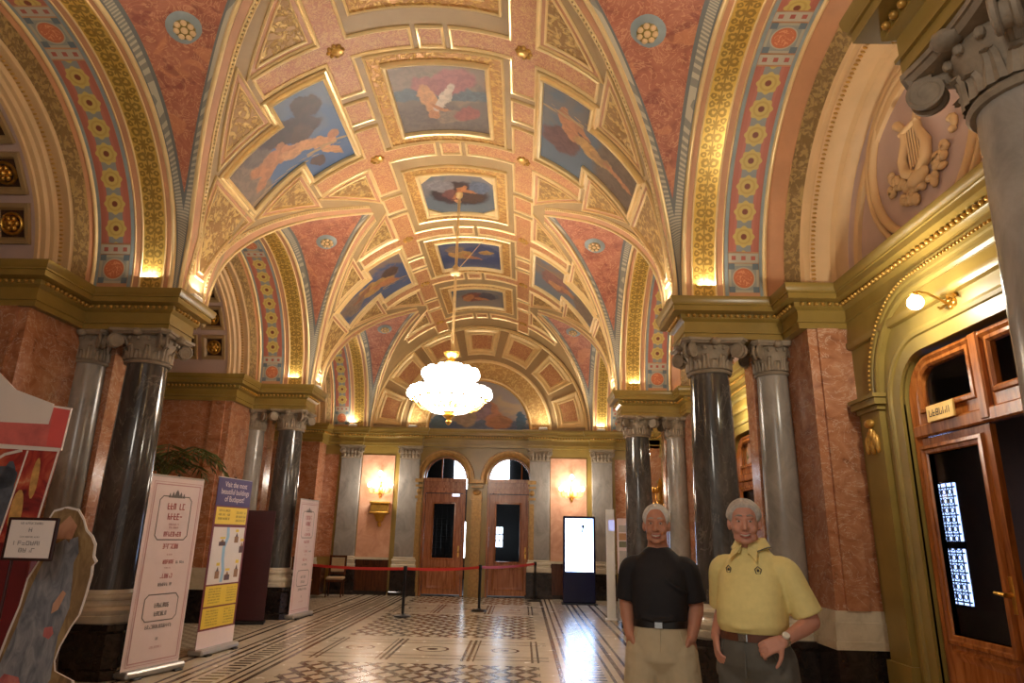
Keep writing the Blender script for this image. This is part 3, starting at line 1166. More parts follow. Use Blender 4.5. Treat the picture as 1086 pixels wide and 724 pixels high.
# back wall run, with its corner piers
entab([(4.97, 18.6), (4.42, 18.6), (4.42, 19.14), (3.8, 19.14), (3.8, 19.04), (3.1, 19.04), (3.1, 19.14), (2.05, 19.14), (2.05, 19.04), (1.4, 19.04), (1.4, 19.14), (-1.6, 19.14), (-1.6, 19.04), (-2.28, 19.04), (-2.28, 19.14), (-3.28, 19.14), (-3.28, 19.04), (-3.95, 19.04), (-3.95, 19.14), (-4.3, 19.14), (-4.3, 18.55), (-8, 18.55)])

# ---- walls
def wallbox(m, x0, y0, x1, y1, side=0.0):
    """plinth, white band, marble"""
    m.box((x0 - .05, y0 - .05, 0), (x1 + .05, y1 + .05, 0.56), 2)
    for a, b, e in ((0.56, 0.64, .06), (0.64, 0.82, .045), (0.82, 0.93, .025)):
        m.box((x0 - e, y0 - e, a), (x1 + e, y1 + e, b), 1)
    m.box((x0, y0, 0.93), (x1, y1, 4.45), 0)


mr = MB()
for i, p in enumerate(P):
    wallbox(mr, 4.52, p - 0.78, 5.3, p + 0.78)
    wallbox(mr, 4.14, p + 0.08, 4.6, p + 0.36)
    # narrow pilaster strip on the face
    mr.box((4.62, p - 0.82, 0.93), (4.86, p - 0.7, 3.98), 0)
    mr.box((4.62, p + 0.7, 0.93), (4.86, p + 0.82, 3.98), 0)
wallbox(mr, 4.52, 18.6, 5.3, 19.4)
wall_right = struct(mr.build('wall_right', [M_RED, M_WHITE, M_BLACK]))
ml = MB()
for i, p in enumerate(P):
    wallbox(ml, -8.0, p - 1.14, -4.38, p + 1.14)
    wallbox(ml, -4.46, p + 0.06, -4.06, p + 0.4)
    ml.box((-4.75, p - 1.18, 0.93), (-4.5, p - 1.0, 3.98), 0)
wallbox(ml, -8.0, 18.58, -4.38, 19.4)
ml.box((-8.3, -3, 0), (-7.9, YB, 7), 3)
wall_left = struct(ml.build('wall_left', [M_RED, M_WHITE, M_BLACK, M_BROWN]))

# coffered barrels over the left bays
for B in BM:
    m = MB()
    m.grid(lambda u, v: (-v, B + 1.95 * cos(u), Z0 + 1.95 * sin(u)), 40, 1, u0=0, u1=pi, v0=4.70, v1=8.0)
    o = m.build('coffered_vault', M_MAUVE, wall_left, 60)
    fr, ros = MB(), MB()
    for i in range(5):
        for k in range(9):
            f = radians(19 + 17.75 * k); x = 4.98 + 0.56 * i
            def cm(a, b, h):
                g = f + b / 1.95
                return (-(x + a), B + (1.95 - h) * cos(g), Z0 + (1.95 - h) * sin(g))
            fr.sweep(rect(-0.2, -0.22, 0.2, 0.22), [(-0.03, 0), (-0.03, 0.05), (0.02, 0.05), (0.05, 0.02), (0.06, 0.0)], cm, True)
            fr.prism(rect(-0.15, -0.17, 0.15, 0.17), cm, 0.002, 0.006, 1)
            for q in range(6):
                a = TAU * q / 6
                ros.ball(cm(0.065 * cos(a), 0.065 * sin(a), 0.035), 0.04, 6, 4)
            ros.ball(cm(0, 0, 0.06), 0.045, 8, 5)
            ros.tube([cm(0.125 * cos(TAU * q / 16), 0.125 * sin(TAU * q / 16), 0.02) for q in range(16)], 0.022, 6, closed=True)
    fr.build('coffer_frame', [M_STONE, M_BROWN], o, 40)
    ros.build('gilt_rosette', M_GOLD, o, 60)

# ---- right wall with its doorways
def ring(m, inner, outer, fn, mi=0):
    n = len(inner)
    vs = [fn(p[0], p[1], 0) for p in inner] + [fn(p[0], p[1], 0) for p in outer]
    m.add(vs, [[i, i + 1, n + i + 1, n + i] for i in range(n - 1)], None, mi)


def door_outline(w, zs, rc, n=10):
    zt = zs + rc
    return [(-w, 0.0), (-w, zs)] + arc(-w + rc, zs, rc, pi, pi / 2, n)[1:] + arc(w - rc, zs, rc, pi / 2, 0, n) + [(w, 0.0)]


for bi, B in enumerate(BM):
    if bi == 0: continue
    H = HB - 0.78
    fn = lambda a, z, d: (5.0 - d, B + a, z)
    out = door_outline(1.1, 2.93, 0.44)
    # matching outer points on the wall rectangle
    outer = []
    for a, z in out:
        if z <= 2.93 + 1e-6 and abs(abs(a) - 1.1) < 1e-6:
            outer.append((math.copysign(H, a), z))
        else:
            k = min((H / abs(a)) if abs(a) > 1e-6 else 99, (4.5 - 1.6) / max(1e-6, (z - 1.6)))
            outer.append((a * k, 1.6 + (z - 1.6) * k))
    outer = [(max(-H, min(H, a)), z) for a, z in outer]
    m = MB()
    # rectangular fill with corners
    i_l = max(i for i, q in enumerate(outer) if q[0] <= -H + 1e-6); i_r = min(i for i, q in enumerate(outer) if i > i_l and q[0] >= H - 1e-6)
    ring(m, out, outer, fn)
    m.add([fn(*outer[i_l], 0), fn(-H, 4.5, 0), fn(*outer[i_l + 1], 0)], [(0, 1, 2)])
    m.add([fn(*outer[i_r], 0), fn(H, 4.5, 0), fn(*outer[i_r - 1], 0)], [(0, 2, 1)])
    # reveal
    m.sweep(out, [(0, 0.0), (0, -0.15)], fn)
    w = m.build('wall_right', M_OLIVE, None, 30); struct(w)
    # flat architrave round the opening
    m = MB()
    m.sweep(out, [(0.0, -0.02), (0.0, 0.03), (0.13, 0.03), (0.14, 0.05), (0.17, 0.06), (0.2, 0.05), (0.21, 0.02), (0.3, 0.02), (0.31, 0.0)], fn)
    m.build('door_architrave', M_OLIVE, w, 30)
    top = [(-1.1, 3.08), (-1.1, 3.1)] + [(a, z + 0.06) for a, z in arc(-0.6, 3.06, 0.5, pi, pi / 2, 10)[1:] + arc(0.6, 3.06, 0.5, pi / 2, 0, 10)[:-1]] + [(1.1, 3.1), (1.1, 3.08)]
    m = MB()
    m.sweep(top, [(0.3, 0.0), (0.3, 0.05), (0.33, 0.07), (0.36, 0.07), (0.38, 0.04), (0.42, 0.04), (0.43, 0.06), (0.52, 0.06), (0.53, 0.0)], fn)
    m.build('door_hood', M_OLIVE, w, 30)
    m = MB()
    pts = []
    q = Vector
    # bead row following the hood
    tt = [(-1.62, 3.1), (-1.62, 3.12)] + [(a * 1.0, z) for a, z in arc(-0.62, 3.1, 1.0, pi, pi / 2 + 0.93, 8)] 
    hood = [(-1.55, 3.1)] + arc(-0.75, 3.12, 0.56 + 0.24, pi, pi / 2, 8)[:]
    acc = 0.0
    chain = [(-1.59, 3.1), (-1.59, 3.13)] + [(a, z) for a, z in arc(-0.6, 3.12, 0.99, pi, pi / 2 + 0.97, 6)] + []
    outline = [(a + (0 if False else 0), z) for a, z in top]
    N = []
    for i in range(1, len(outline) - 1):
        a, b, c = Vector(outline[i - 1]), Vector(outline[i]), Vector(outline[i + 1])
        d = (c - a).normalized(); N.append(b + Vector((-d.y, d.x)) * 0.475)
    for a, b in zip(N[:-1], N[1:]):
        L = (b - a).length
        while acc < L:
            c = a.lerp(b, acc / L)
            m.ball(fn(c.x, c.y, 0.068), 0.016, 6, 4); acc += 0.05
        acc -= L
    m.build('bead_row', M_GOLDP, w, 60)
    # pilaster strips with console capitals
    for sgn in (-1, 1):
        m = MB()
        a0, a1 = (-1.82, -1.44) if sgn < 0 else (1.44, 1.82)
        def bx(a, z0, z1, d, e=0.0): m.box(fn(a0 - e, z0, d), fn(a1 + e, z1, -0.02))
        bx(0, 0, 0.5, 0.1, 0.03); bx(0, 0.5, 2.94, 0.07)
        bx(0, 2.94, 2.99, 0.1, 0.03); bx(0, 2.99, 3.06, 0.14, 0.07); bx(0, 3.06, 3.1, 0.16, 0.09)
        pz = m.build('door_pilaster', M_OLIVE, w, 30)
        g = MB()
        ac = (a0 + a1) / 2
        for k in range(5):
            g.ball(fn(ac + 0.05 * (k - 2), 2.7 - 0.05 * abs(k - 2), 0.08), (0.03, 0.03, 0.1), 8, 6)
        g.ball(fn(ac, 2.82, 0.09), (0.04, 0.09, 0.05), 10, 6)
        g.ball(fn(ac, 2.58, 0.08), (0.03, 0.04, 0.09), 8, 6)
        g.build('gilt_console_ornament', M_GOLDP, w, 60)
    # lunette above the cornice
    m = MB()
    n = 40
    vs = [(5.02, B, Z0)] + [(5.02, B + 1.95 * cos(pi * i / n), Z0 + 1.95 * sin(pi * i / n)) for i in range(n + 1)]
    m.add(vs, [[0, i + 1, i + 2] for i in range(n)])
    m.build('lunette', M_MAUVE, w, None)
    m = MB()
    my, mz, mr_ = B + 0.24, 5.3, 0.84
    lf = lambda a, z, d: (5.02 - d, my + a, mz + z)
    for r0, d in ((mr_ + 0.1, 0.05), (mr_, 0.07)):
        m.tube([lf(r0 * cos(TAU * i / 48), r0 * sin(TAU * i / 48), 0.02) for i in range(48)], d * 0.7, 8, closed=True)
    m.sweep([(1.62 * cos(pi * i / 30) - 0.24, 1.62 * sin(pi * i / 30) - 0.83) for i in range(31)], [(-0.06, 0), (-0.05, 0.04), (0, 0.06), (0.05, 0.04), (0.06, 0)], lf)
    m.build('medallion_moulding', M_CREAM, w, 50)
    m = MB()
    # lyre with garlands in relief
    for sgn in (-1, 1):
        m.tube([lf(0.03 + sgn * a, z, 0.05) for a, z in ((0.05, -0.28), (0.17, -0.2), (0.2, -0.05), (0.12, 0.12), (0.11, 0.25), (0.2, 0.36))], [0.05, 0.055, 0.05, 0.04, 0.035, 0.05], 8)
    m.tube([lf(-0.13, 0.22, 0.06), lf(0.19, 0.22, 0.06)], 0.028, 8)
    for k in range(5):
        m.tube([lf(-0.05 + 0.04 * k, -0.2, 0.05), lf(-0.05 + 0.04 * k, 0.22, 0.05)], 0.01, 6)
    m.ball(lf(0.03, -0.33, 0.05), (0.05, 0.17, 0.09), 12, 8)
    rnd = random.Random(3)
    for k in range(46):
        a = rnd.uniform(pi * 1.05, pi * 1.95); r = rnd.uniform(0.42, 0.6)
        m.ball(lf(r * cos(a), r * sin(a) + 0.06, 0.03), (0.035, rnd.uniform(.03, .07), rnd.uniform(.03, .07)), 7, 5)
    m.build('lyre_relief', M_CREAM, w, 60)
# ---------------------------------------------------------------- columns
def capital(m, r, h, half):
    """composite capital: bell, two rows of leaves, egg row, four corner scrolls and a hollow-sided abacus; from z=0 to h"""
    m.lathe([(r * 1.06, 0), (r * 1.12, 0.02), (r * 1.06, 0.045), (r * 0.98, 0.05), (r * 1.0, h * 0.35), (r * 1.1, h * 0.6), (r * 1.25, h * 0.78), (r * 1.2, h * 0.86)], seg=28)
    for row, (n, z0, hh, rr, w) in enumerate(((8, 0.05, 0.36 * h, 1.04, 0.3), (8, 0.05, 0.55 * h, 1.06, 0.26))):
        for k in range(n):
            a = TAU * (k + 0.5 * row) / n
            pts, rad = [], []
            for t in range(6):
                f = t / 5
                q = r * (rr + 0.02 + 0.22 * max(0, f - 0.55) ** 1.3 * 2)
                z = z0 + hh * (f if f < 0.85 else 0.85 - (f - 0.85) * 0.9)
                pts.append((q * cos(a), q * sin(a), z))
                rad.append((r * w * (1 - 0.55 * f) * 0.9, r * 0.07))
            V = []
            tdir = Vector((-sin(a), cos(a), 0)); nd = Vector((cos(a), sin(a), 0))
            for p, (qa, qb) in zip(pts, rad):
                p = Vector(p)
                V += [p - tdir * qa, p - tdir * qa * 0.5 + nd * qb, p + nd * qb * 0.4, p + tdir * qa * 0.5 + nd * qb, p + tdir * qa, p - nd * qb]
            fs = []
            for i in range(5):
                for j in range(6):
                    fs.append([i * 6 + j, i * 6 + (j + 1) % 6, (i + 1) * 6 + (j + 1) % 6, (i + 1) * 6 + j])
            fs.append([30 + j for j in range(6)])
            m.add(V, fs)
    # egg row
    for k in range(16):
        a = TAU * k / 16
        m.ball((r * 1.26 * cos(a), r * 1.26 * sin(a), h * 0.76), (r * 0.11, r * 0.11, h * 0.075), 8, 5)
    # corner scrolls
    R0 = h * 0.235
    for k in range(4):
        a = pi / 4 + k * pi / 2
        d = Vector((cos(a), sin(a), 0)); t = Vector((-sin(a), cos(a), 0)); up = Vector((0, 0, 1))
        c = d * (half * 1.13) + up * (h * 0.64)
        for sgn in (-1, 1):
            pts, rad = [], []
            for i in range(40):
                f = i / 39
                an = pi * 0.62 - f * TAU * 1.75
                rr = R0 * (1.0 - 0.78 * f)
                pts.append(c + d * (rr * cos(an)) + up * (rr * sin(an)) + t * (sgn * r * 0.15))
                rad.append(R0 * (0.2 - 0.07 * f))
            m.tube(pts, rad, 6)
        # body of the scroll
        ring = []
        n = 20
        for sgn in (-1, -0.4, 0.4, 1):
            q = 0.86 if abs(sgn) == 1 else 0.66
            ring.append([c + d * (R0 * q * cos(TAU * i / n)) + up * (R0 * q * sin(TAU * i / n)) + t * (sgn * r * 0.2) for i in range(n)])
        V = [p for g in ring for p in g]
        fs = [[q * n + i, q * n + (i + 1) % n, (q + 1) * n + (i + 1) % n, (q + 1) * n + i] for q in range(3) for i in range(n)]
        fs += [list(range(n))[::-1], [3 * n + i for i in range(n)]]
        m.add(V, fs)
        # stalk from bell to scroll
        m.tube([d * (r * 1.0) + up * (h * 0.55), d * (r * 1.25) + up * (h * 0.8), c + up * (R0 * 0.95)], [r * 0.12, r * 0.13, R0 * 0.3], 8)
    # abacus
    poly = []
    for k in range(4):
        a = k * pi / 2
        b = pi / 4 + k * pi / 2
        cn = Vector((cos(b), sin(b))) * half * 1.42
        tv = Vector((-sin(b), cos(b))) * half * 0.16
        poly += [tuple(cn - tv), tuple(cn + tv)]
        b2 = b + pi / 2
        cn2 = Vector((cos(b2), sin(b2))) * half * 1.42
        tv2 = Vector((-sin(b2), cos(b2))) * half * 0.16
        A, Bq = cn + tv, cn2 - tv2
        md = (A + Bq) / 2 * 0.86
        for f in (0.2, 0.35, 0.5, 0.65, 0.8):
            q = A * (1 - f) ** 2 + md * (2 * f * (1 - f)) * 1.0 + Bq * f * f
            poly.append(tuple(q))
    for z0, z1, s0, s1 in ((h * 0.86, h * 0.92, 0.9, 0.96), (h * 0.92, h * 1.0, 1.0, 1.0)):
        V = [(x * s0, y * s0, z0) for x, y in poly] + [(x * s1, y * s1, z1) for x, y in poly]
        n = len(poly)
        m.add(V, [[i, (i + 1) % n, n + (i + 1) % n, n + i] for i in range(n)] + [list(range(n))[::-1], [n + i for i in range(n)]])
    for k in range(4):
        a = k * pi / 2
        m.ball((half * 1.0 * cos(a), half * 1.0 * sin(a), h * 0.9), (half * 0.2, half * 0.2, h * 0.12), 8, 6)


def column(name, label, loc, r, mat, group, ped=0.42, base_z=0.57):
    t = thing(name, label, 'column', loc, 0, group)
    m = MB()
    zb, zt = base_z + 0.33, 3.58
    prof = [(r, zb - 0.01), (r * 1.0, zb + 0.3)]
    for i in range(1, 13):
        f = i / 12
        prof.append((r * (1 - 0.14 * f ** 1.6), zb + 0.3 + (zt - zb - 0.3) * f))
    m.lathe(prof, seg=40)
    m.build('shaft', mat, t, 40)
    m = MB()
    m.lathe([(r * 1.4, base_z), (r * 1.4, base_z + 0.07), (r * 1.36, base_z + 0.075), (r * 1.4, base_z + 0.1), (r * 1.42, base_z + 0.13), (r * 1.36, base_z + 0.165), (r * 1.2, base_z + 0.175), (r * 1.13, base_z + 0.2), (r * 1.13, base_z + 0.225), (r * 1.2, base_z + 0.235), (r * 1.24, base_z + 0.26), (r * 1.19, base_z + 0.29), (r * 1.07, base_z + 0.3), (r * 1.03, base_z + 0.34)], seg=40)
    m.build('base', M_WHITE, t, 30)
    m = MB()
    q = ped
    def oct_(w, z): 
        c = w * 0.28
        return [(w - c, -w, z), (w, -w + c, z), (w, w - c, z), (w - c, w, z), (-w + c, w, z), (-w, w - c, z), (-w, -w + c, z), (-w + c, -w, z)]
    lv = [(q * 1.06, 0), (q * 1.06, 0.1), (q * 1.0, 0.12), (q, base_z - 0.1), (q * 1.05, base_z - 0.07), (q * 1.05, base_z)]
    V = []
    for w, z in lv: V += oct_(w, z)
    fs = [[k * 8 + i, k * 8 + (i + 1) % 8, (k + 1) * 8 + (i + 1) % 8, (k + 1) * 8 + i] for k in range(len(lv) - 1) for i in range(8)]
    fs += [list(range(8))[::-1], [(len(lv) - 1) * 8 + i for i in range(8)]]
    m.add(V, fs)
    m.build('pedestal', M_BLACK, t, 20)
    m = MB()
    capital(m, r * 0.9, 0.405, r * 1.32)
    m.v = [(x, y, z + 3.575) for x, y, z in m.v]
    m.build('capital', M_CAP, t, 35)
    return t


GD = 'free standing marble columns along the hall'
c0 = column('marble_column', 'dark marble column at the left beside the cardboard lady, nearest the camera on that side', (-3.575, P[1], 0), 0.275, M_DARK, GD)
dup(c0, (-3.575, P[2], 0), 0, 'dark marble column at the left between the map banner and the narrow far banner')
dup(c0, (3.575, P[1], 0), 0, 'dark marble column at the right behind the man in the yellow shirt')
dup(c0, (3.575, P[2], 0), 0, 'dark marble column at the right behind the man in the black shirt')
cn = column('marble_column', 'grey column cropped by the top right corner, only its scrolled capital and shaft top in view', (3.62, P[0], 0), 0.275, M_GREY, GD)
GG = 'grey marble columns set against the piers'
g0 = column('engaged_column', 'grey marble column against the left front pier, behind the red cardboard display', (-4.32, P[1], 0), 0.215, M_GREY, GG, 0.34)
dup(g0, (-4.32, P[2], 0), 0, 'grey marble column against the second left pier, right above the map banner')
dup(g0, (4.36, P[1], 0), 0, 'grey marble column against the right front pier, right of the yellow shirted man')
dup(g0, (4.36, P[2], 0), 0, 'grey marble column against the second right pier, beyond the black shirted man')

# ---------------------------------------------------------------- back wall
SH = -0.08
bk = lambda a, z, d: (a + SH, YB - d, z)
DC = [-0.85, 0.95]               # door centres
DR = 0.62
m = MB()
cell = [(-1.62, 0.05), (0.05, 1.55)]
for c, (a0, a1) in zip(DC, cell):
    out = [(c - DR, 0.0), (c - DR, 3.1)] + [(x, z) for x, z in arc(c, 3.1, DR, pi, 0, 20)[1:-1]] + [(c + DR, 3.1), (c + DR, 0.0)]
    outer = []
    for x, z in out:
        if z <= 3.1: outer.append((a0 if x < c else a1, z))
        else:
            an = atan2(z - 3.1, x - c)
            ex = (a1 - c) if x > c else (c - a0)
            k = min(abs(ex / cos(an)) if abs(cos(an)) > 1e-6 else 99, 1.4 / sin(an))
            outer.append((c + k * cos(an), 3.1 + k * sin(an)))
    ring(m, out, outer, bk, 0)
    for q0, q1 in zip(outer[:-1], outer[1:]):
        if abs(q0[0] - q1[0]) > 1e-6 and abs(q0[1] - q1[1]) > 1e-6:
            cr = (a0 if (q0[0] + q1[0]) / 2 < c else a1, 4.5)
            m.add([bk(*q0, 0), bk(*cr, 0), bk(*q1, 0)], [(0, 1, 2)], None, 0)
    m.sweep(out, [(0, 0.0), (0, -0.3)], bk, mi=0)
for a0, a1 in ((-4.4, -1.62), (1.55, 4.6)):
    m.add([bk(a0, 0, 0), bk(a1, 0, 0), bk(a1, 4.5, 0), bk(a0, 4.5, 0)], [(0, 1, 2, 3)], None, 0)
# tympanum above the cornice
n = 48
V = [(0, YB, Z0)] + [((R + 0.1) * cos(pi * i / n), YB, Z0 + (R + 0.1) * sin(pi * i / n)) for i in range(n + 1)]
m.add(V, [[0, i + 1, i + 2] for i in range(n)], None, 0)
wall_back = struct(m.build('wall_back', [M_OCHRE]))
TN = [40]


def trim(m, mats, smooth=30):
    TN[0] += 1
    return struct(m.build('trim_%d' % TN[0], mats, None, smooth))

# rose marble fields, plinths and dado
for a0, a1 in ((-3.22, -2.3), (2.1, 3.1)):
    m = MB()
    m.box(bk(a0, 0.95, 0), bk(a1, 3.72, 0.03), 0)
    m.box(bk(a0, 0.1, 0), bk(a1, 0.9, 0.05), 1)
    m.box(bk(a0 + .1, 0.2, 0), bk(a1 - .1, 0.75, 0.07), 1)
    m.box(bk(a0, 0.9, 0), bk(a1, 0.96, 0.08), 2)
    m.box(bk(a0, 0, 0), bk(a1, 0.1, 0.07), 3)
    trim(m, [M_PINK, M_WOODD, M_WHITE, M_BLACK])
for a0, a1 in ((-4.3, -3.9), (3.9, 4.6)):
    m = MB(); m.box(bk(a0, 0.95, 0), bk(a1, 3.72, 0.02), 0); trim(m, [M_RED])
GP = 'grey pilasters of the back wall'
for c, lb in ((-3.53, 'grey pilaster on the back wall between the chair and the left sconce'), (-1.87, 'grey pilaster on the back wall between the left sconce and the doors'),
              (1.79, 'grey pilaster on the back wall right beside the right door'), (3.53, 'grey pilaster on the back wall right of the lit screen')):
    t = thing('pilaster', lb, 'pilaster', (c + SH, YB - 0.002, 0), 0, GP)
    m = MB(); m.box((-0.285, -0.1, 0.98), (0.285, 0, 3.62), 0, 0.012); m.build('shaft', M_GREY, t)
    m = MB()
    for z0, z1, e in ((0.66, 0.8, 0.05), (0.8, 0.86, 0.035), (0.86, 0.93, 0.045), (0.93, 0.985, 0.02)):
        m.box((-0.285 - e, -0.1 - e, z0), (0.285 + e, 0, z1), 0, 0.015)
    m.build('base', M_WHITE, t)
    m = MB()
    m.box((-0.345, -0.16, 0), (0.345, 0, 0.66), 0, 0.01); m.box((-0.37, -0.185, 0), (0.37, 0, 0.1), 0, 0.01)
    m.build('pedestal', M_BLACK, t)
    m = MB()
    m.box((-0.29, -0.1, 3.62), (0.29, 0, 3.95)); m.box((-0.35, -0.16, 3.93), (0.35, 0, 3.985))
    m.tube([(-0.29, -0.11, 3.645), (0.29, -0.11, 3.645)], 0.02, 8)
    for x in (-0.27, 0.27):
        m.tube([(x + 0.085 * (1 - 0.7 * f / 24) * cos(1.9 - f * 0.42), -0.14, 3.84 + 0.085 * (1 - 0.7 * f / 24) * sin(1.9 - f * 0.42)) for f in range(25)], 0.018, 6)
        m.ball((x, -0.11, 3.84), (0.07, 0.03, 0.07), 10, 6)
    for k in range(5):
        for j in range(2):
            m.ball((-0.2 + 0.1 * k, -0.115, 3.71 + 0.1 * j), (0.045, 0.03, 0.07), 8, 5)
    m.build('capital', M_CAP, t, 40)
# door archivolts and posts
for k, c in enumerate(DC):
    m = MB()
    out = [(c - DR, 2.98)] + arc(c, 3.1, DR, pi, 0, 24) + [(c + DR, 2.98)]
    m.sweep(out, [(0.0, -0.05), (0.0, 0.05), (0.03, 0.08), (0.06, 0.06), (0.12, 0.06), (0.14, 0.09), (0.18, 0.09), (0.2, 0.05), (0.2, 0.0)], bk)
    trim(m, M_GOLDD, 40)
for c, w in ((0.05, 0.16), (-1.56, 0.1), (1.58, 0.1)):
    m = MB()
    m.box(bk(c - w, 0.0, 0), bk(c + w, 0.5, 0.12)); m.box(bk(c - w * .85, 0.5, 0), bk(c + w * .85, 2.78, 0.1))
    m.box(bk(c - w, 2.55, 0), bk(c + w, 2.62, 0.13)); m.box(bk(c - w * 1.05, 2.86, 0), bk(c + w * 1.05, 2.92, 0.14))
    m.box(bk(c - w * 1.15, 2.98, 0), bk(c + w * 1.15, 3.08, 0.17)); m.box(bk(c - w * .6, 0.7, 0.1), bk(c + w * .6, 2.45, 0.115))
    m.ball(bk(c, 2.74, 0.11), (w * .7, .04, .08), 10, 6)
    trim(m, M_GOLDD)

# the doors
for k, c in enumerate(DC):
    d = bpy.data.objects.new('door_%d' % (k + 1), None); COL.objects.link(d); struct(d)
    f = lambda a, z, dd: (c + a + SH, YB + 0.16 - dd, z)
    w = DR
    gap = 0.045 if k == 0 else 0.0
    m = MB()
    m.box(f(-w, 0, 0.05), f(-w + 0.07, 3.1, -0.05)); m.box(f(w - 0.07 - gap, 0, 0.05), f(w - gap, 3.1, -0.05))
    m.box(f(-w, 2.72, 0.03), f(w - gap, 3.12, -0.05)); m.box(f(-w, 3.02, 0.1), f(w - gap, 3.12, 0)); m.box(f(-w, 2.86, 0.07), f(w - gap, 2.93, 0)); m.box(f(-w, 2.72, 0.06), f(w - gap, 2.78, 0))
    m.build('door_frame', M_WOODL, d, 30)
    m = MB()
    x0, x1 = -w + 0.08, w - 0.08 - gap
    gx0, gx1, gz0, gz1 = (-0.3, 0.27, 0.98, 2.42) if k == 0 else (-0.35, 0.3, 0.92, 2.44)
    for a in ((x0, 0.04, gx0, 2.7), (gx1, 0.04, x1, 2.7), (gx0, 0.04, gx1, gz0), (gx0, gz1, gx1, 2.7)):
        m.box(f(a[0], a[1], 0.02), f(a[2], a[3], -0.04))
    fr = lambda a, z, h: f(a, z, 0.02 + h)
    m.sweep(rect(gx0, gz0, gx1, gz1), [(-0.05, 0), (-0.04, 0.03), (-0.01, 0.035), (0.0, 0.01), (0.0, -0.05)], fr, True)
    m.sweep(rect(x0 + 0.14, 0.2, x1 - 0.14, 0.72), [(-0.03, 0), (-0.015, 0.025), (0.0, 0.01), (0.05, 0.0)], fr, True)
    lf = m.build('door_leaf', M_WOODL, d, 30)
    m = MB(); m.box(f(gx0, gz0, -0.015), f(gx1, gz1, -0.02)); m.build('door_glass', M_GLASS, lf)
    if k == 0:
        m = MB()
        for q in range(4):
            x = gx0 + (gx1 - gx0) * (q + 0.5) / 4
            m.tube([f(x, gz0, -0.08), f(x, gz1, -0.08)], 0.011, 6)
        for q in range(9):
            z = gz0 + (gz1 - gz0) * (q + 0.5) / 9
            m.tube([f(gx0, z, -0.08), f(gx1, z, -0.08)], 0.011, 6)
        m.build('door_grille', M_BLACKM, lf)
    m = MB(); m.ball(f(x1 - 0.07, 1.15, 0.07), (0.03, 0.04, 0.03), 10, 6); m.box(f(x1 - 0.09, 1.0, 0.02), f(x1 - 0.05, 1.3, 0.035)); m.build('door_handle', M_GOLD, lf, 40)
    m = MB()
    V = [f(0, 3.12, -0.02)] + [f((DR - .01) * cos(pi * i / 24), 3.12 + (DR - .02) * sin(pi * i / 24), -0.02) for i in range(25)]
    m.add(V, [[0, i + 1, i + 2] for i in range(24)]); m.build('fanlight_glass', M_GLASS, d)
    m = MB()
    m.sweep([(DR - .01, 3.12)] + arc(0, 3.12, DR - .01, 0, pi, 24)[1:], [(0, 0.03), (0.05, 0.03), (0.05, -0.04)], lambda a, z, h: f(a, z, h))
    m.tube([f(-0.12 if k == 0 else 0.34, 3.12, 0), f(-0.12 if k == 0 else 0.34, 3.12 + 0.55, 0)], 0.02, 6)
    m.build('fanlight_frame', M_WOODL, d, 30)

# what stands outside the doors: a dark porch with daylight beyond
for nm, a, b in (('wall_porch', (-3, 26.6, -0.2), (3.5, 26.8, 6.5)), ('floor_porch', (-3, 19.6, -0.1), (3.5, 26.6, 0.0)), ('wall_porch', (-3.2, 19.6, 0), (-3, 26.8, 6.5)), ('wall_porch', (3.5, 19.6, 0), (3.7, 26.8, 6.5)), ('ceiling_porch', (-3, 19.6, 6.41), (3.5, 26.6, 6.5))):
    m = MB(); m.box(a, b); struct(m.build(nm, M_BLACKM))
m = MB(); m.box((-1.36, 26.4, 3.3), (0.72, 26.5, 5.4)); struct(m.build('sky_glow_panel', M_SKYW))  # glowing panel added for the bright sky outside the doors
m = MB(); m.box((0.24, 22.4, 1.25), (0.62, 22.45, 1.86)); m.box((-0.62, 22.4, 0.9), (-0.4, 22.45, 2.0)); struct(m.build('daylight_glow_patch', M_SKYW))  # glowing patches added for the daylight spot and the glint between the doors
m = MB()
for z in (1.45, 1.64): m.tube([(0.2, 22.3, z), (0.66, 22.3, z)], 0.02, 6)
m.tube([(0.4, 22.3, 1.2), (0.4, 22.3, 1.9)], 0.02, 6); m.tube([(0.52, 22.3, 1.2), (0.52, 22.3, 1.9)], 0.012, 6)
struct(m.build('glow_patch_bars', M_BLACKM))
t = thing('porch_lantern', 'small white lantern glowing behind the glass of the right back door', 'lantern', (0.29, 22.0, 2.9))
m = MB(); m.lathe([(0.02, 0), (0.07, 0.06), (0.07, 0.14), (0.02, 0.28)], seg=12); m.build('lit_glass', M_SKYW, t, 40)
m = MB(); m.tube([(0, 0, -2.9), (0, 0, 0.01)], 0.03, 8); m.lathe([(0.09, 0.27), (0.03, 0.33), (0.0, 0.36)], seg=12); m.build('post', M_BLACKM, t)

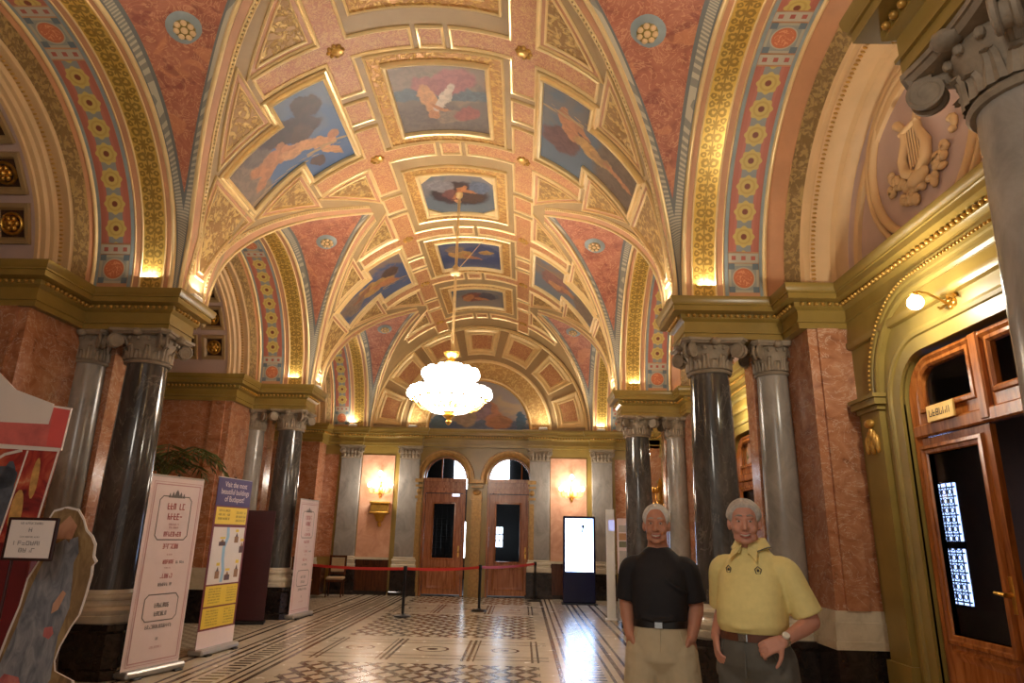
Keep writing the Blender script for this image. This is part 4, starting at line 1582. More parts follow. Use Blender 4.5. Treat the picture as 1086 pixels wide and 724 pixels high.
# tympanum: coffered ring, gilt arch, painted lunette
m, m2, m3 = MB(), MB(), MB()
tp = lambda a, z, h: (a - 0.04, YB - 0.02 - h, Z0 + z)
pol = lambda r, f: (r * cos(f), r * sin(f))
n = 56
m.grid(lambda u, v: tp(*pol(v, u), 0.02), n, 1, u0=0, u1=pi, v0=2.06, v1=3.2)
for r0, r1, h in ((3.1, 3.16, 0.05), (2.06, 2.14, 0.05)):
    m2.sweep([pol(r0, pi * i / n) for i in range(n + 1)], [(-0.02, 0), (-0.02, h + .03), (0.03, h + 0.04), (0.06, h), (0.06, 0)], tp)
pn = lambda a, b, h: tp(*pol(b, a), h)
for i in range(7):
    f0, f1 = pi * (i + 0.13) / 7, pi * (i + 0.87) / 7
    def q(a, b, h): return pn(a / 2.6, b, h)
    pl = ccw(rect(f0 * 2.6, 2.28, f1 * 2.6, 3.0))
    m2.sweep(pl, [(-0.04, 0.02), (-0.04, 0.05), (-0.01, 0.08), (0.02, 0.06), (0.05, 0.05), (0.06, 0.03), (0.1, 0.03), (0.11, 0.055), (0.15, 0.03)], q, True, maxlen=0.1)
    m3.grid(lambda u, v: q(u, v, 0.025), 10, 3, u0=f0 * 2.6 + .14, u1=f1 * 2.6 - .14, v0=2.42, v1=2.86, uv=lambda u, v: (u, v))
ringo = trim(m, M_STONE)
m2.build('coffer_moulding', M_EDGE, ringo, 30)
m3.build('rose_damask_panel', M_DAMASK, ringo, 30)
m = MB()
m.grid(lambda u, v: tp(*pol(v, u), 0.03), n, 1, u0=0, u1=pi, v0=1.5, v1=2.08, uv=lambda u, v: (u * 1.8, v))
m.build('gilt_arch_band', M_INSCR, ringo, 30)
m = MB()
for r0 in (2.04, 1.5):
    m.tube([tp(*pol(r0, pi * i / n), 0.05) for i in range(n + 1)], 0.03, 8)
m.build('gilt_edge', M_EDGE, ringo, 60)
lm = painting('lunette picture', srgb(150, 138, 132), srgb(176, 152, 122), [(0.5, 0.05, 0.6, 0.16, 0, srgb(88, 98, 122)), (0.12, 0.12, 0.08, 0.2, 0, srgb(76, 96, 106)), (0.62, 0.3, 0.1, 0.28, 0.2, srgb(190, 128, 92)), (0.5, 0.35, 0.1, 0.2, -0.3, srgb(150, 120, 128)), (0.7, 0.16, 0.12, 0.14, 0, srgb(176, 116, 72)), (0.9, 0.18, 0.05, 0.2, 0, srgb(66, 92, 112)), (0.35, 0.3, 0.12, 0.24, 0.2, srgb(170, 140, 110))])
t = thing('lunette_painting', 'half round painting with blue robed figures on the back wall behind the chandelier', 'painting', (-0.04, YB, Z0))
m = MB()
V = [(0, -0.05, 0)] + [(1.5 * cos(pi * i / 40), -0.05, 1.5 * sin(pi * i / 40)) for i in range(41)]
m.add(V, [[0, i + 1, i + 2] for i in range(40)], [((v[0] + 1.5) / 3, v[2] / 1.5) for v in V])
m.build('canvas', lm, t)
m = MB(); m.tube([(1.46 * cos(pi * i / 40), -0.06, 1.46 * sin(pi * i / 40)) for i in range(41)], 0.022, 8); m.build('inner_moulding', M_GOLDP, t, 60)

# right side doorway joinery (bays 1..3) and the room beyond
def rdoor(B, idx, full):
    d = bpy.data.objects.new('door_%d' % idx, None); COL.objects.link(d); struct(d)
    d.location = (5.0, B, 0)
    f = lambda a, z, dd: (0.07 - dd, a, z)
    out = door_outline(1.09, 2.92, 0.43)
    m = MB()
    m.sweep(out, [(-0.02, -0.06), (-0.02, 0.03), (-0.05, 0.04), (-0.1, 0.0), (-0.1, -0.06)], f)
    m.box(f(-1.05, 2.58, 0.04), f(1.05, 2.7, -0.06), 0, 0.015)
    m.box(f(-0.06, 2.6, 0.05), f(0.06, 3.34, -0.06), 0, 0.015)
    # fanlight sashes with rounded outer corner
    glass = MB()
    for sgn in (-1, 1):
        o2 = [(sgn * 0.04, 2.68), (sgn * 1.02, 2.68), (sgn * 1.02, 2.95)] + [(sgn * (0.64 + 0.38 * cos(t)), 2.93 + 0.38 * sin(t)) for t in [pi / 2 * i / 8 for i in range(1, 9)]] + [(sgn * 0.04, 3.31)]
        i2 = [(sgn * 0.16, 2.86), (sgn * 0.87, 2.86), (sgn * 0.87, 3.03)] + [(sgn * (0.68 + 0.19 * cos(t)), 3.03 + 0.19 * sin(t)) for t in [pi / 2 * i / 8 for i in range(1, 9)]] + [(sgn * 0.16, 3.22)]
        n = len(o2)
        V = [f(a, z, 0.0) for a, z in o2] + [f(a, z, 0.0) for a, z in i2]
        m.add(V, [[i, (i + 1) % n, n + (i + 1) % n, n + i] for i in range(n)])
        i3 = i2 if sgn > 0 else i2[::-1]
        m.sweep(i3, [(-0.06, 0.0), (-0.05, 0.025), (-0.02, 0.03), (0.0, 0.01), (0.0, -0.04)], f, True)
        glass.add([f(a, z, -0.03) for a, z in i2], [list(range(n))])
    m.build('door_frame', M_WOOD, d, 30)
    glass.build('fanlight_glass', M_GLASS, d)

    def leaf(par, open_):
        q = lambda a, z, dd: (0.07 - dd, a, z)
        m = MB()
        x0, x1, g0, g1, z0, z1 = 0.03, 1.03, 0.2, 0.93, 0.85, 2.42
        for a in ((x0, 0.03, g0, 2.57), (g1, 0.03, x1, 2.57), (g0, 0.03, g1, z0), (g0, z1, g1, 2.57)):
            m.box(q(a[0], a[1], 0.0), q(a[2], a[3], -0.05))
        m.sweep(rect(g0, z0, g1, z1), [(-0.09, 0.0), (-0.08, 0.03), (-0.05, 0.035), (-0.04, 0.015), (-0.01, 0.015), (0.0, 0.0), (0.0, -0.05)], q, True)
        m.sweep(rect(g0, 0.2, g1, 0.68), [(-0.05, 0), (-0.03, 0.03), (0.0, 0.02), (0.04, 0.0)], q, True)
        m.v = [par(v) for v in m.v]
        l = m.build('door_leaf', M_WOOD, d, 30)
        m = MB(); m.box(q(g0, z0, -0.03), q(g1, z1, -0.035)); m.v = [par(v) for v in m.v]; m.build('door_glass', M_GLASS, l)
        m = MB()
        m.tube([q(0.1, 1.24, 0.0), q(0.1, 1.24, 0.07)], 0.018, 8); m.tube([q(0.08, 1.24, 0.07), q(0.2, 1.25, 0.075)], [0.018, 0.012], 8); m.box(q(0.07, 1.1, 0.008), q(0.13, 1.38, 0.0), 0, 0.003)
        m.v = [par(v) for v in m.v]; m.build('door_handle', M_GOLD, l, 40)
    leaf(lambda v: v, False)
    # the other leaf swung inwards (hinged at its outer edge)
    def par(v):
        x, y, z = v
        a, dd = y, x - 0.07
        return (0.1 + (1.03 - a) , -1.03 + dd, z)
    leaf(par, True)
    return d


for i, B in enumerate(BM):
    if i == 0: continue
    rdoor(B, i + 2, True)
m = MB()
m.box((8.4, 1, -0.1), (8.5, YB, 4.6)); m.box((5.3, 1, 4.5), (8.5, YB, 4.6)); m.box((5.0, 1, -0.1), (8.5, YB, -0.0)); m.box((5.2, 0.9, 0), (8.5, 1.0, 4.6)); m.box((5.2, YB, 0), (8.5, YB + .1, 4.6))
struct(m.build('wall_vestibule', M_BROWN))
# glowing pane with grille, put in for the glint on the side door's glass
t = struct(bpy.data.objects.new('glint_panel', None)); COL.objects.link(t); t.location = (7.2, 9.8, 0)
m = MB(); m.box((0.0, -0.22, 0.84), (0.02, 0.2, 2.44)); m.build('glow_pane', glow('blue glint pane', (0.42, 0.56, 1.0, 1), 4.5), t)
m = MB()
rnd = random.Random(5)
for k in range(13):
    z = 0.88 + 0.125 * k
    m.tube([(-0.02, -0.25, z), (-0.02, 0.23, z)], 0.012, 6)
for k in range(4):
    m.tube([(-0.02, -0.2 + 0.13 * k, 0.8), (-0.02, -0.2 + 0.13 * k, 2.46)], 0.009, 6)
for k in range(12):
    for j in range(3):
        c = (-0.02, -0.135 + 0.13 * j, 0.945 + 0.125 * k)
        m.tube([(c[0], c[1] + 0.04 * cos(TAU * q / 10), c[2] + 0.04 * sin(TAU * q / 10)) for q in range(10)], 0.008, 5, closed=True)
m.box((-0.03, -0.3, 1.56), (-0.01, 0.28, 1.66))
m.build('glint_grille', M_BLACKM, t)
# ---------------------------------------------------------------- chandelier
t = thing('chandelier', 'lit white globe chandelier with gilt stem hanging in the middle of the hall', 'chandelier', (0.0, BM[2], 0))
m = MB()
m.lathe([(0.0, 3.33), (0.03, 3.35), (0.055, 3.39), (0.03, 3.43), (0.07, 3.46), (0.11, 3.5), (0.08, 3.54), (0.13, 3.6), (0.16, 3.66), (0.06, 3.72), (0.045, 4.1), (0.07, 4.2), (0.045, 4.3), (0.05, 4.36), (0.11, 4.4), (0.07, 4.44), (0.06, 4.48), (0.13, 4.54), (0.14, 4.575), (0.05, 4.585), (0.02, 4.62)], seg=24)
m.build('stem', M_GOLD, t, 40)
m = MB()
for i in range(3):
    a = TAU * i / 3
    m.tube([(0.018 * cos(a), 0.018 * sin(a), 4.6), (0.018 * cos(a), 0.018 * sin(a), 7.52)], 0.011, 6)
m.lathe([(0.03, 5.98), (0.09, 6.0), (0.1, 6.03), (0.03, 6.1), (0.06, 6.14), (0.02, 6.2)], seg=16)
m.lathe([(0.02, 7.48), (0.06, 7.53), (0.07, 7.59)], seg=16)
m.build('cord', M_EDGE, t, 40)
m = MB(); m.tube([(0.0, 0.0, 6.05), (0.42, 1.62, 7.5)], 0.007, 6); m.build('stay_wire', M_EDGE, t)
arms, glb, crys = MB(), [], MB()
for n, r, z, z0, gr in ((20, 0.62, 3.86, 3.62, 0.1), (12, 0.4, 4.2, 3.98, 0.1)):
    for i in range(n):
        a = TAU * (i + 0.5) / n
        d = Vector((cos(a), sin(a), 0))
        arms.tube([d * 0.05 + Vector((0, 0, z0 + 0.05)), d * (r * 0.4) + Vector((0, 0, z0 - 0.04)), d * (r * 0.8) + Vector((0, 0, z0)), d * r + Vector((0, 0, z - 0.1))], 0.012, 6)
        arms.lathe([(0.02, 0), (0.05, 0.015), (0.03, 0.04)], (r * cos(a), r * sin(a), z - 0.115), 10)
        b = MB(); b.ball((r * cos(a), r * sin(a), z), gr, 12, 8)
        glb.append(b)
for n, r, z, gr in ((14, 0.4, 3.76, 0.09), (8, 0.2, 4.28, 0.09)):
    for i in range(n):
        a = TAU * i / n
        b = MB(); b.ball((r * cos(a), r * sin(a), z), gr, 12, 8); glb.append(b)
        arms.tube([(0.04 * cos(a), 0.04 * sin(a), z - 0.1), (r * cos(a), r * sin(a), z - gr)], 0.012, 6)
arms.build('arms', M_GOLD, t, 40)
for b in glb: b.build('globe', M_BULB, t, 60)
M_CRYSGLOW = glow('glowing crystal', (1, 0.92, 0.8, 1), 7.0)  # self-lit crystals, added to fill the glare between the globes
for k in range(24):
    a = TAU * k / 24
    for r, z0, dz, r1 in ((0.58, 3.8, 0.24, 0.2), (0.4, 4.12, 0.2, 0.45)):
        crys = MB()
        pts = []
        for j in range(9):
            u = j / 8; q = r + (r1 - r) * u
            pts.append((q * cos(a), q * sin(a), z0 - dz * sin(u * pi / 2) * (1 if r > r1 else 1)))
        crys.tube(pts, [0.016 if j % 2 else 0.026 for j in range(9)], 6)
        crys.build('crystal_glow_string', M_CRYSGLOW, t, 60)

# ---------------------------------------------------------------- cornice uplights
M_LENS = glow('floodlight lens', (1, 0.85, 0.6, 1), 3.0)


def uplight(label, loc, rz):
    t = thing('cornice_uplight', label, 'spotlight', loc, rz, 'white floodlights lying on the cornices')
    m = MB(); m.box((-0.12, -0.045, 0.012), (0.12, 0.045, 0.07), 0, 0.008); hs = m.build('housing', M_WHITEP, t)
    m = MB(); m.box((-0.1, -0.035, 0.068), (0.1, 0.035, 0.074)); m.build('lens', M_LENS, hs)
    for x in (-0.09, 0.09):
        m = MB(); m.box((x - 0.012, -0.03, 0), (x + 0.012, 0.03, 0.02)); m.build('bracket', M_CHROME, t)
    return t


UPL = [('white floodlight on the front edge of the cornice above the left front column', (-3.48, P[1] - 0.41, 4.475), 0),
       ('white floodlight on the hall side of the cornice above the left front column', (-3.1, P[1], 4.475), pi / 2),
       ('white floodlight on the front edge of the cornice above the second left column', (-3.48, P[2] - 0.41, 4.475), 0),
       ('white floodlight on the hall side of the cornice above the second left column', (-3.1, P[2], 4.475), pi / 2),
       ('white floodlight on the cornice above the right front column', (3.5, P[1] - 0.41, 4.475), 0),
       ('white floodlight on the cornice above the second right column', (3.46, P[2] - 0.41, 4.475), 0),
       ('white floodlight at the far left end of the back wall cornice', (-3.6, 18.98, 4.475), 0),
       ('white floodlight at the left foot of the gilt arch on the back wall', (-1.9, 18.95, 4.475), 0),
       ('white floodlight at the right foot of the gilt arch on the back wall', (1.79, 18.95, 4.475), 0),
       ('white floodlight at the far right end of the back wall cornice', (3.42, 18.98, 4.475), 0)]
for u in UPL: uplight(*u)

# ---------------------------------------------------------------- wall lamps
t = thing('globe_lamp', 'round lit white globe on a gilt bracket above the wooden side door', 'wall lamp', (5.0, BM[1] + 0.1, 3.66))
m = MB(); m.ball((-0.3, 0.06, 0.0), 0.068, 20, 14); m.build('globe', glow('white lamp globe', (1.0, 0.93, 0.72, 1), 7.0), t, 60)
m = MB()
m.tube([(0, 0, 0.0), (-0.06, 0.0, -0.03), (-0.13, 0.02, 0.03), (-0.2, 0.04, 0.08), (-0.27, 0.06, 0.1), (-0.3, 0.06, 0.07)], 0.011, 8)
m.lathe([(0.03, 0.055), (0.035, 0.075), (0.012, 0.1)], (-0.3, 0.06, 0), 14)
for a in range(5):
    m.ball((-0.015, 0.05 * cos(TAU * a / 5), 0.05 * sin(TAU * a / 5)), (0.03, 0.035, 0.035), 8, 6)
m.ball((-0.03, 0, 0), 0.04, 10, 8)
m.tube([(-0.05, 0, 0), (-0.09, -0.06, 0.03), (-0.07, -0.11, 0.0)], 0.012, 6)
m.tube([(-0.05, 0, -0.02), (-0.1, 0.05, -0.06), (-0.08, 0.1, -0.03)], 0.012, 6)
m.build('bracket', M_GOLD, t, 50)


M_SCON = glow('sconce shade', (1.0, 0.86, 0.66, 1), 16.0)


def sconce(x, label):
    t = thing('wall_sconce', label, 'wall lamp', (x, YB - 0.04, 2.72), 0, 'lit sconces on the back wall')
    m = MB()
    m.ball((0, -0.01, 0.0), (0.06, 0.03, 0.16), 12, 8); m.ball((0, -0.03, -0.13), (0.035, 0.03, 0.06), 10, 6); m.ball((0, -0.03, 0.2), (0.03, 0.02, 0.07), 10, 6)
    m.build('back_plate', M_GOLD, t, 50)
    m = MB(); bl = []
    for a, z in ((-0.3, 0.12), (-0.15, 0.1), (0.15, 0.1), (0.3, 0.12), (0.0, 0.44)):
        y = -0.12 - (0.06 if abs(a) < 0.2 else 0)
        m.tube([(0, -0.03, 0.0), (a * 0.4, y * 0.8, -0.07), (a * 0.9, y, -0.05), (a, y, z - 0.05)], 0.012, 6)
        m.lathe([(0.012, -0.05), (0.04, -0.035), (0.02, -0.02)], (a, y, z), 10)
        b = MB(); b.lathe([(0.018, -0.02), (0.05, 0.02), (0.055, 0.06), (0.035, 0.1), (0.0, 0.115)], (a, y, z), 12); bl.append(b)
    ar = m.build('arms', M_GOLD, t, 50)
    for b in bl: b.build('lit_shade', M_SCON, ar, 60)


sconce(-2.73, 'lit five branched sconce on the rose marble left of the doors')
sconce(2.6, 'lit five branched sconce on the rose marble above the tall screen')
t = thing('gilt_wall_bracket', 'gilded console shelf on the rose marble under the left sconce', 'wall bracket', (-2.7, YB - 0.03, 1.75))
m = MB(); m.box((-0.28, -0.2, 0.62), (0.28, 0, 0.68), 0, 0.01); m.box((-0.25, -0.17, 0.4), (0.25, 0, 0.62), 0, 0.015); m.box((-0.27, -0.19, 0.36), (0.27, 0, 0.41), 0, 0.01)
m.build('shelf', M_GOLD, t, 30)
m = MB(); m.lathe([(0.0, 0.0), (0.04, 0.02), (0.06, 0.08), (0.04, 0.13), (0.1, 0.16), (0.12, 0.22), (0.16, 0.3), (0.2, 0.36)], (0, -0.01, 0), 20, a0=pi, a1=TAU)
m.build('corbel', M_GOLD, t, 40)

# ---------------------------------------------------------------- lettering helpers
def text_shape(body, size, align='CENTER', spacing=1.0):
    c = bpy.data.curves.new('lettering', 'FONT')
    c.body = body; c.size = size; c.align_x = align; c.space_character = spacing
    o = bpy.data.objects.new('lettering', c); COL.objects.link(o)
    me = bpy.data.meshes.new_from_object(o)
    vs = [tuple(v.co) for v in me.vertices]; fs = [list(p.vertices) for p in me.polygons]
    bpy.data.objects.remove(o); bpy.data.meshes.remove(me); bpy.data.curves.remove(c)
    return vs, fs


def glyphs(m, xc, z, h, n, fn, seed, mi=0, w=0.62, depth=0.0):
    """a line of n small letter-like marks, as unreadable as in the photograph"""
    r = random.Random(seed)
    x = xc - n * h * w / 2
    for k in range(n):
        if r.random() < 0.1 and 1 < k < n - 2:
            x += h * w; continue
        st = h * 0.17; W = h * w * 0.78
        parts = [(0, 0, st, h)] if r.random() < 0.85 else []
        if r.random() < 0.6: parts.append((W - st, 0, W, h * r.choice((0.5, 1, 1))))
        for q in (0, 0.42, 0.84):
            if r.random() < 0.5: parts.append((0, h * q, W, h * q + st * 0.9))
        for a, b, c, d in parts:
            m.add([fn(x + a, z + b, depth), fn(x + c, z + b, depth), fn(x + c, z + d, depth), fn(x + a, z + d, depth)], [(0, 1, 2, 3)], None, mi)
        x += h * w


M_BANW = plain('banner white', srgb(232, 212, 210), 0.45, mott=0.02)
M_INKR = plain('red ink', srgb(186, 96, 98), 0.5, mott=0.02)
M_INKG = plain('grey ink', srgb(116, 106, 104), 0.5, mott=0.02)
M_INKP = plain('pink ink', srgb(200, 150, 152), 0.5, mott=0.02)
M_ALU = plain('brushed aluminium', srgb(186, 184, 182), 0.35, 0.7, mott=0.05)


def banner(label, A, B, h, group):
    A, B = Vector(A), Vector(B)
    d = B - A
    W = d.length
    t = thing('roll_up_banner', label, 'banner', (A.x, A.y, 0), atan2(d.y, d.x), group)
    m = MB(); m.box((-0.01, -0.11, 0.012), (W + 0.01, 0.11, 0.085), 0, 0.02)
    m.build('cassette', M_ALU, t)
    for x in (0.12, W - 0.12):
        m = MB(); m.box((x - 0.06, -0.14, 0), (x + 0.06, 0.14, 0.02), 0, 0.006); m.build('foot', M_BLACKM, t)
    m = MB(); m.box((0.0, 0.0, h - 0.02), (W, 0.018, h + 0.012), 0, 0.006); m.build('top_rail', M_ALU, t)
    m = MB(); m.tube([(W / 2, 0.05, 0.08), (W / 2, 0.02, h)], 0.011, 8); m.tube([(W / 2, 0.012, h), (W / 2, 0.012, h + 0.03)], 0.012, 6); m.build('pole', M_BLACKM, t)
    return t, W


def banner_front(t, W, H0, H1, seed, fine):
    f = lambda x, z, d: (x, -0.002 - d * 0.001, z)
    m = MB()
    m.box((0, 0, H0), (W, 0.004, H1)); ps = m.build('printed_sheet', M_BANW, t)
    m = MB(); Hh = H1 - H0; c = W / 2
    fr = rect(0.07, H0 + 0.08, W - 0.05, H1 - 0.09)
    m.sweep(fr, [(0, 1), (0.012, 1)], f, True, 2)
    m.sweep(rect(0.045, H0 + 0.055, W - 0.03, H1 - 0.065), [(0, 1), (0.006, 1)], f, True, 2)

    def cart(z0, z1, x0, x1, mi):
        k = 0.05
        q = [(x0 + k, z0)] + [(x1 - k, z0), (x1, z0 + k), (x1, z1 - k), (x1 - k, z1)] + [(x0 + k, z1), (x0, z1 - k), (x0, z0 + k)]
        m.sweep(q, [(0, 1), (0.012, 1)], f, True, mi)
    zz = lambda q: H0 + Hh * q
    cart(zz(0.655), zz(0.895), 0.16, W - 0.16, 1)
    # crown ornament
    for x, s in ((0, 0.05), (-0.06, 0.03), (0.06, 0.03), (-0.11, 0.02), (0.11, 0.02)):
        q = [(c + x - s, zz(0.885)), (c + x + s, zz(0.885)), (c + x + s * 0.4, zz(0.895) + s), (c + x, zz(0.9) + s * 1.3), (c + x - s * 0.4, zz(0.895) + s)]
        m.add([f(a, b, 2) for a, b in q], [list(range(5))], None, 1)
    L = [(0.82, 0.075, 6, 0), (0.765, 0.075, 5, 0), (0.735, 0.022, 12, 2), (0.718, 0.022, 11, 2), (0.675, 0.055, 8, 0), (0.61, 0.055, 7, 0), (0.575, 0.016, 8, 2), (0.53, 0.045, 6, 0), (0.505, 0.016, 9, 2), (0.455, 0.05, 6, 0), (0.415, 0.034, 10, 1), (0.305, 0.05, 7, 1), (0.262, 0.05, 6, 1), (0.2, 0.042, 15, 1), (0.14, 0.03, 2, 1), (0.1, 0.024, 12, 2)]
    for k, (q, h, n, mi) in enumerate(L):
        glyphs(m, c + 0.02, zz(q), h, n, f, seed * 50 + k, mi, depth=2)
    glyphs(m, c + 0.2, zz(0.53), 0.03, 7, f, seed + 9, 1, depth=2)
    cart(zz(0.235), zz(0.375), 0.17, W - 0.15, 1)
    m.build('lettering', [M_INKR, M_INKG, M_INKP], ps)


GBN = 'roll up banners along the left columns'
b1, W1 = banner('tall white roll up banner with red lettering, nearest the camera beside the left front column', (-3.08, 7.95), (-2.83, 8.74), 2.2, GBN)
banner_front(b1, W1, 0.06, 2.2, 1, True)
b3, W3 = banner('far white roll up banner with small lettering beside the second left column', (-3.1, 13.5), (-2.99, 14.35), 2.21, GBN)
banner_front(b3, W3, 0.06, 2.21, 2, True)
b2, W2 = banner('purple and yellow roll up banner with a map of building pictures', (-2.965, 9.45), (-2.83, 10.3), 2.3, GBN)
f = lambda x, z, d: (x, -0.002 - d * 0.001, z)
m = MB(); m.box((0, 0, 0.06), (W2, 0.004, 2.3))
b2s = m.build('printed_sheet', plain('banner maroon', srgb(112, 36, 44), 0.45, mott=0.03), b2)
m = MB(); q = lambda a, b, c, d, mi, dep=1: m.add([f(a, b, dep), f(c, b, dep), f(c, d, dep), f(a, d, dep)], [(0, 1, 2, 3)], None, mi)
q(0, 0.06, W2, 0.3, 0); q(0, 1.92, W2, 2.3, 1); q(0.04, 1.67, W2 - 0.05, 1.9, 2); q(0.04, 0.88, W2 - 0.05, 1.63, 3); q(0.04, 0.6, W2 - 0.05, 0.86, 2); q(0.04, 0.325, W2 - 0.05, 0.58, 2)
q(0.0, 1.9, 0.02, 2.3, 1)
# river and landmark pictures on the map
rv = [(0.38, 1.63), (0.4, 1.5), (0.33, 1.35), (0.34, 1.2), (0.38, 1.05), (0.36, 0.9)]
for (a, b), (c, d) in zip(rv[:-1], rv[1:]):
    m.add([f(a - 0.03, b, 2), f(a + 0.04, b, 2), f(c + 0.04, d, 2), f(c - 0.03, d, 2)], [(0, 1, 2, 3)], None, 4)
for k, (x, z, w_, h_) in enumerate(((0.2, 1.38, 0.16, 0.09), (0.57, 1.42, 0.1, 0.14), (0.72, 1.28, 0.11, 0.15), (0.2, 0.95, 0.1, 0.16), (0.43, 0.92, 0.13, 0.12), (0.66, 0.95, 0.1, 0.18))):
    q(x, z, x + w_, z + h_ * 0.6, 5 + k % 2, 3)
    m.add([f(x + w_ * .2, z + h_ * .6, 3), f(x + w_ * .8, z + h_ * .6, 3), f(x + w_ / 2, z + h_, 3)], [(0, 1, 2)], None, 6 - k % 2)
    q(x + w_ * .1, z + h_ * 1.05, x + w_ * .9, z + h_ * 1.3, 2, 3)
m.build('printed_picture', [M_BANW, plain('banner purple', srgb(62, 48, 98), 0.45, mott=0.03), plain('banner yellow', srgb(232, 200, 66), 0.45, mott=0.04), plain('map pale', srgb(224, 214, 208), 0.45, mott=0.03), plain('map river', srgb(150, 186, 214), 0.45, mott=0.03), plain('map dark', srgb(92, 66, 70), 0.5, mott=0.1), plain('map brown', srgb(150, 108, 76), 0.5, mott=0.1)], b2s)
m = MB()
for i, s in enumerate(('Visit the most', 'beautiful buildings', 'of Budapest!')):
    vs, fs = text_shape(s, 0.108)
    m.add([f(W2 / 2 + 0.02 + x * 0.92, 2.18 - 0.1 * i + y, 3) for x, y, _ in vs], fs)
m.build('lettering', M_BANW, b2s)
m = MB()
for k in range(3): glyphs(m, 0.24, 1.84 - 0.055 * k, 0.03, 17, f, 100 + k, 0, 0.55, 3); glyphs(m, 0.66, 1.82 - 0.055 * k, 0.03, 15, f, 200 + k, 0, 0.55, 3)
for k in range(6): glyphs(m, 0.26, 0.81 - 0.035 * k, 0.018, 26, f, 300 + k, 0, 0.6, 3); glyphs(m, 0.66, 0.81 - 0.035 * k, 0.018, 22, f, 400 + k, 0, 0.6, 3)
for k in range(6): glyphs(m, 0.26, 0.53 - 0.035 * k, 0.018, 26, f, 500 + k, 0, 0.6, 3); glyphs(m, 0.66, 0.53 - 0.035 * k, 0.018, 22, f, 600 + k, 0, 0.6, 3)
m.build('small_print', plain('olive ink', srgb(150, 122, 40), 0.5), b2s)

t = thing('maroon_board', 'dark maroon upright board half hidden behind the map banner', 'board', (-3.82, 12.75, 0), radians(14))
m = MB(); m.box((-0.02, -0.012, 0.05), (0.5, 0.012, 1.95), 0, 0.006); m.build('board', plain('maroon board', srgb(58, 14, 18), 0.45, mott=0.1), t)
m = MB(); m.box((-0.04, -0.16, 0), (0.52, 0.16, 0.05), 0, 0.01); m.build('foot', M_BLACKM, t)

# ---------------------------------------------------------------- stanchions and belts
M_BELT = plain('red belt', srgb(186, 44, 36), 0.5, mott=0.05)


def stanchion(label, x, y, to):
    t = thing('barrier_post', label, 'barrier post', (x, y, 0), 0, 'black barrier posts with red belts before the doors')
    m = MB(); m.lathe([(0.17, 0), (0.175, 0.012), (0.16, 0.03), (0.06, 0.045), (0.03, 0.06)], seg=28); m.build('base', M_BLACKM, t, 30)
    m = MB(); m.lathe([(0.03, 0.05), (0.03, 0.86)], seg=16); m.build('pole', M_BLACKM, t, 40)
    m = MB(); m.lathe([(0.034, 0.86), (0.04, 0.87), (0.04, 0.955), (0.034, 0.965), (0.0, 0.97)], seg=16); m.build('belt_head', M_BLACKM, t, 40)
    if to:
        m = MB(); dx, dy = to[0] - x, to[1] - y; L = hypot(dx, dy); dx *= 1 - 0.05 / L; dy *= 1 - 0.05 / L
        n = 12
        V, fs = [], []
        for i in range(n + 1):
            u = i / n; s = -0.03 * 4 * u * (1 - u)
            for z in (0.885, 0.94):
                V += [(dx * u, dy * u - 0.002, z + s), (dx * u, dy * u + 0.002, z + s)]
        for i in range(n):
            a, b = i * 4, i * 4 + 4
            fs += [[a, b, b + 2, a + 2], [a + 1, a + 3, b + 3, b + 1], [a, a + 1, b + 1, b], [a + 2, b + 2, b + 3, a + 3]]
        m.add(V, fs); m.build('belt', M_BELT, t)
    return t


ST = [(-3.42, 15.2), (-1.11, 14.4), (0.33, 15.79), (1.6, 18.5)]
stanchion('black barrier post standing in front of the left back door, left of the middle post', *ST[1], ST[0])
stanchion('black barrier post in front of the gap between the two back doors', *ST[2], ST[1])
stanchion('farthest black barrier post, at the foot of the back wall left of the lit screen', *ST[3], ST[2])
stanchion('barrier post with the end of the red belt, mostly behind the far white banner', *ST[0], None)

# ---------------------------------------------------------------- lit screen
t = thing('display_kiosk', 'tall black display stand with a glowing white screen before the back wall', 'screen', (2.7, 17.95, 0))
m = MB(); m.box((-0.41, -0.07, 0.03), (0.41, 0.08, 2.12), 0, 0.02); m.build('body', plain('kiosk black blue glow', srgb(16, 18, 58), 0.25, mott=0.05), t)  # black casing tinted navy for the screen's blue glow
m = MB(); m.box((-0.44, -0.2, 0), (0.44, 0.2, 0.03), 0, 0.008); m.build('foot', M_BLACKM, t)
m = MB(); m.box((-0.355, -0.076, 0.77), (0.355, -0.07, 2.06)); scr = m.build('screen', glow('screen white', (0.4, 0.6, 1.0, 1), 7.0), t)
m = MB()
fk = lambda x, z: (x, -0.078, z)
m.tube([fk(0.1, 1.86), fk(0.09, 1.8), fk(0.06, 1.7)], [0.022, 0.02, 0.014], 6); m.ball(fk(0.1, 1.87), (0.04, 0.004, 0.04), 10, 6); m.tube([fk(0.06, 1.7), fk(0.02, 1.71)], 0.012, 6)
m.build('screen_figure', plain('screen ink', srgb(30, 50, 60), 0.5), scr)
m = MB(); m.ball((-0.2, -0.077, 1.72), (0.06, 0.002, 0.05), 10, 6); m.ball((-0.03, -0.077, 1.58), (0.05, 0.002, 0.05), 10, 6)
m.build('screen_tint', glow('screen tint', (0.9, 0.82, 0.95, 1), 1.4), scr)

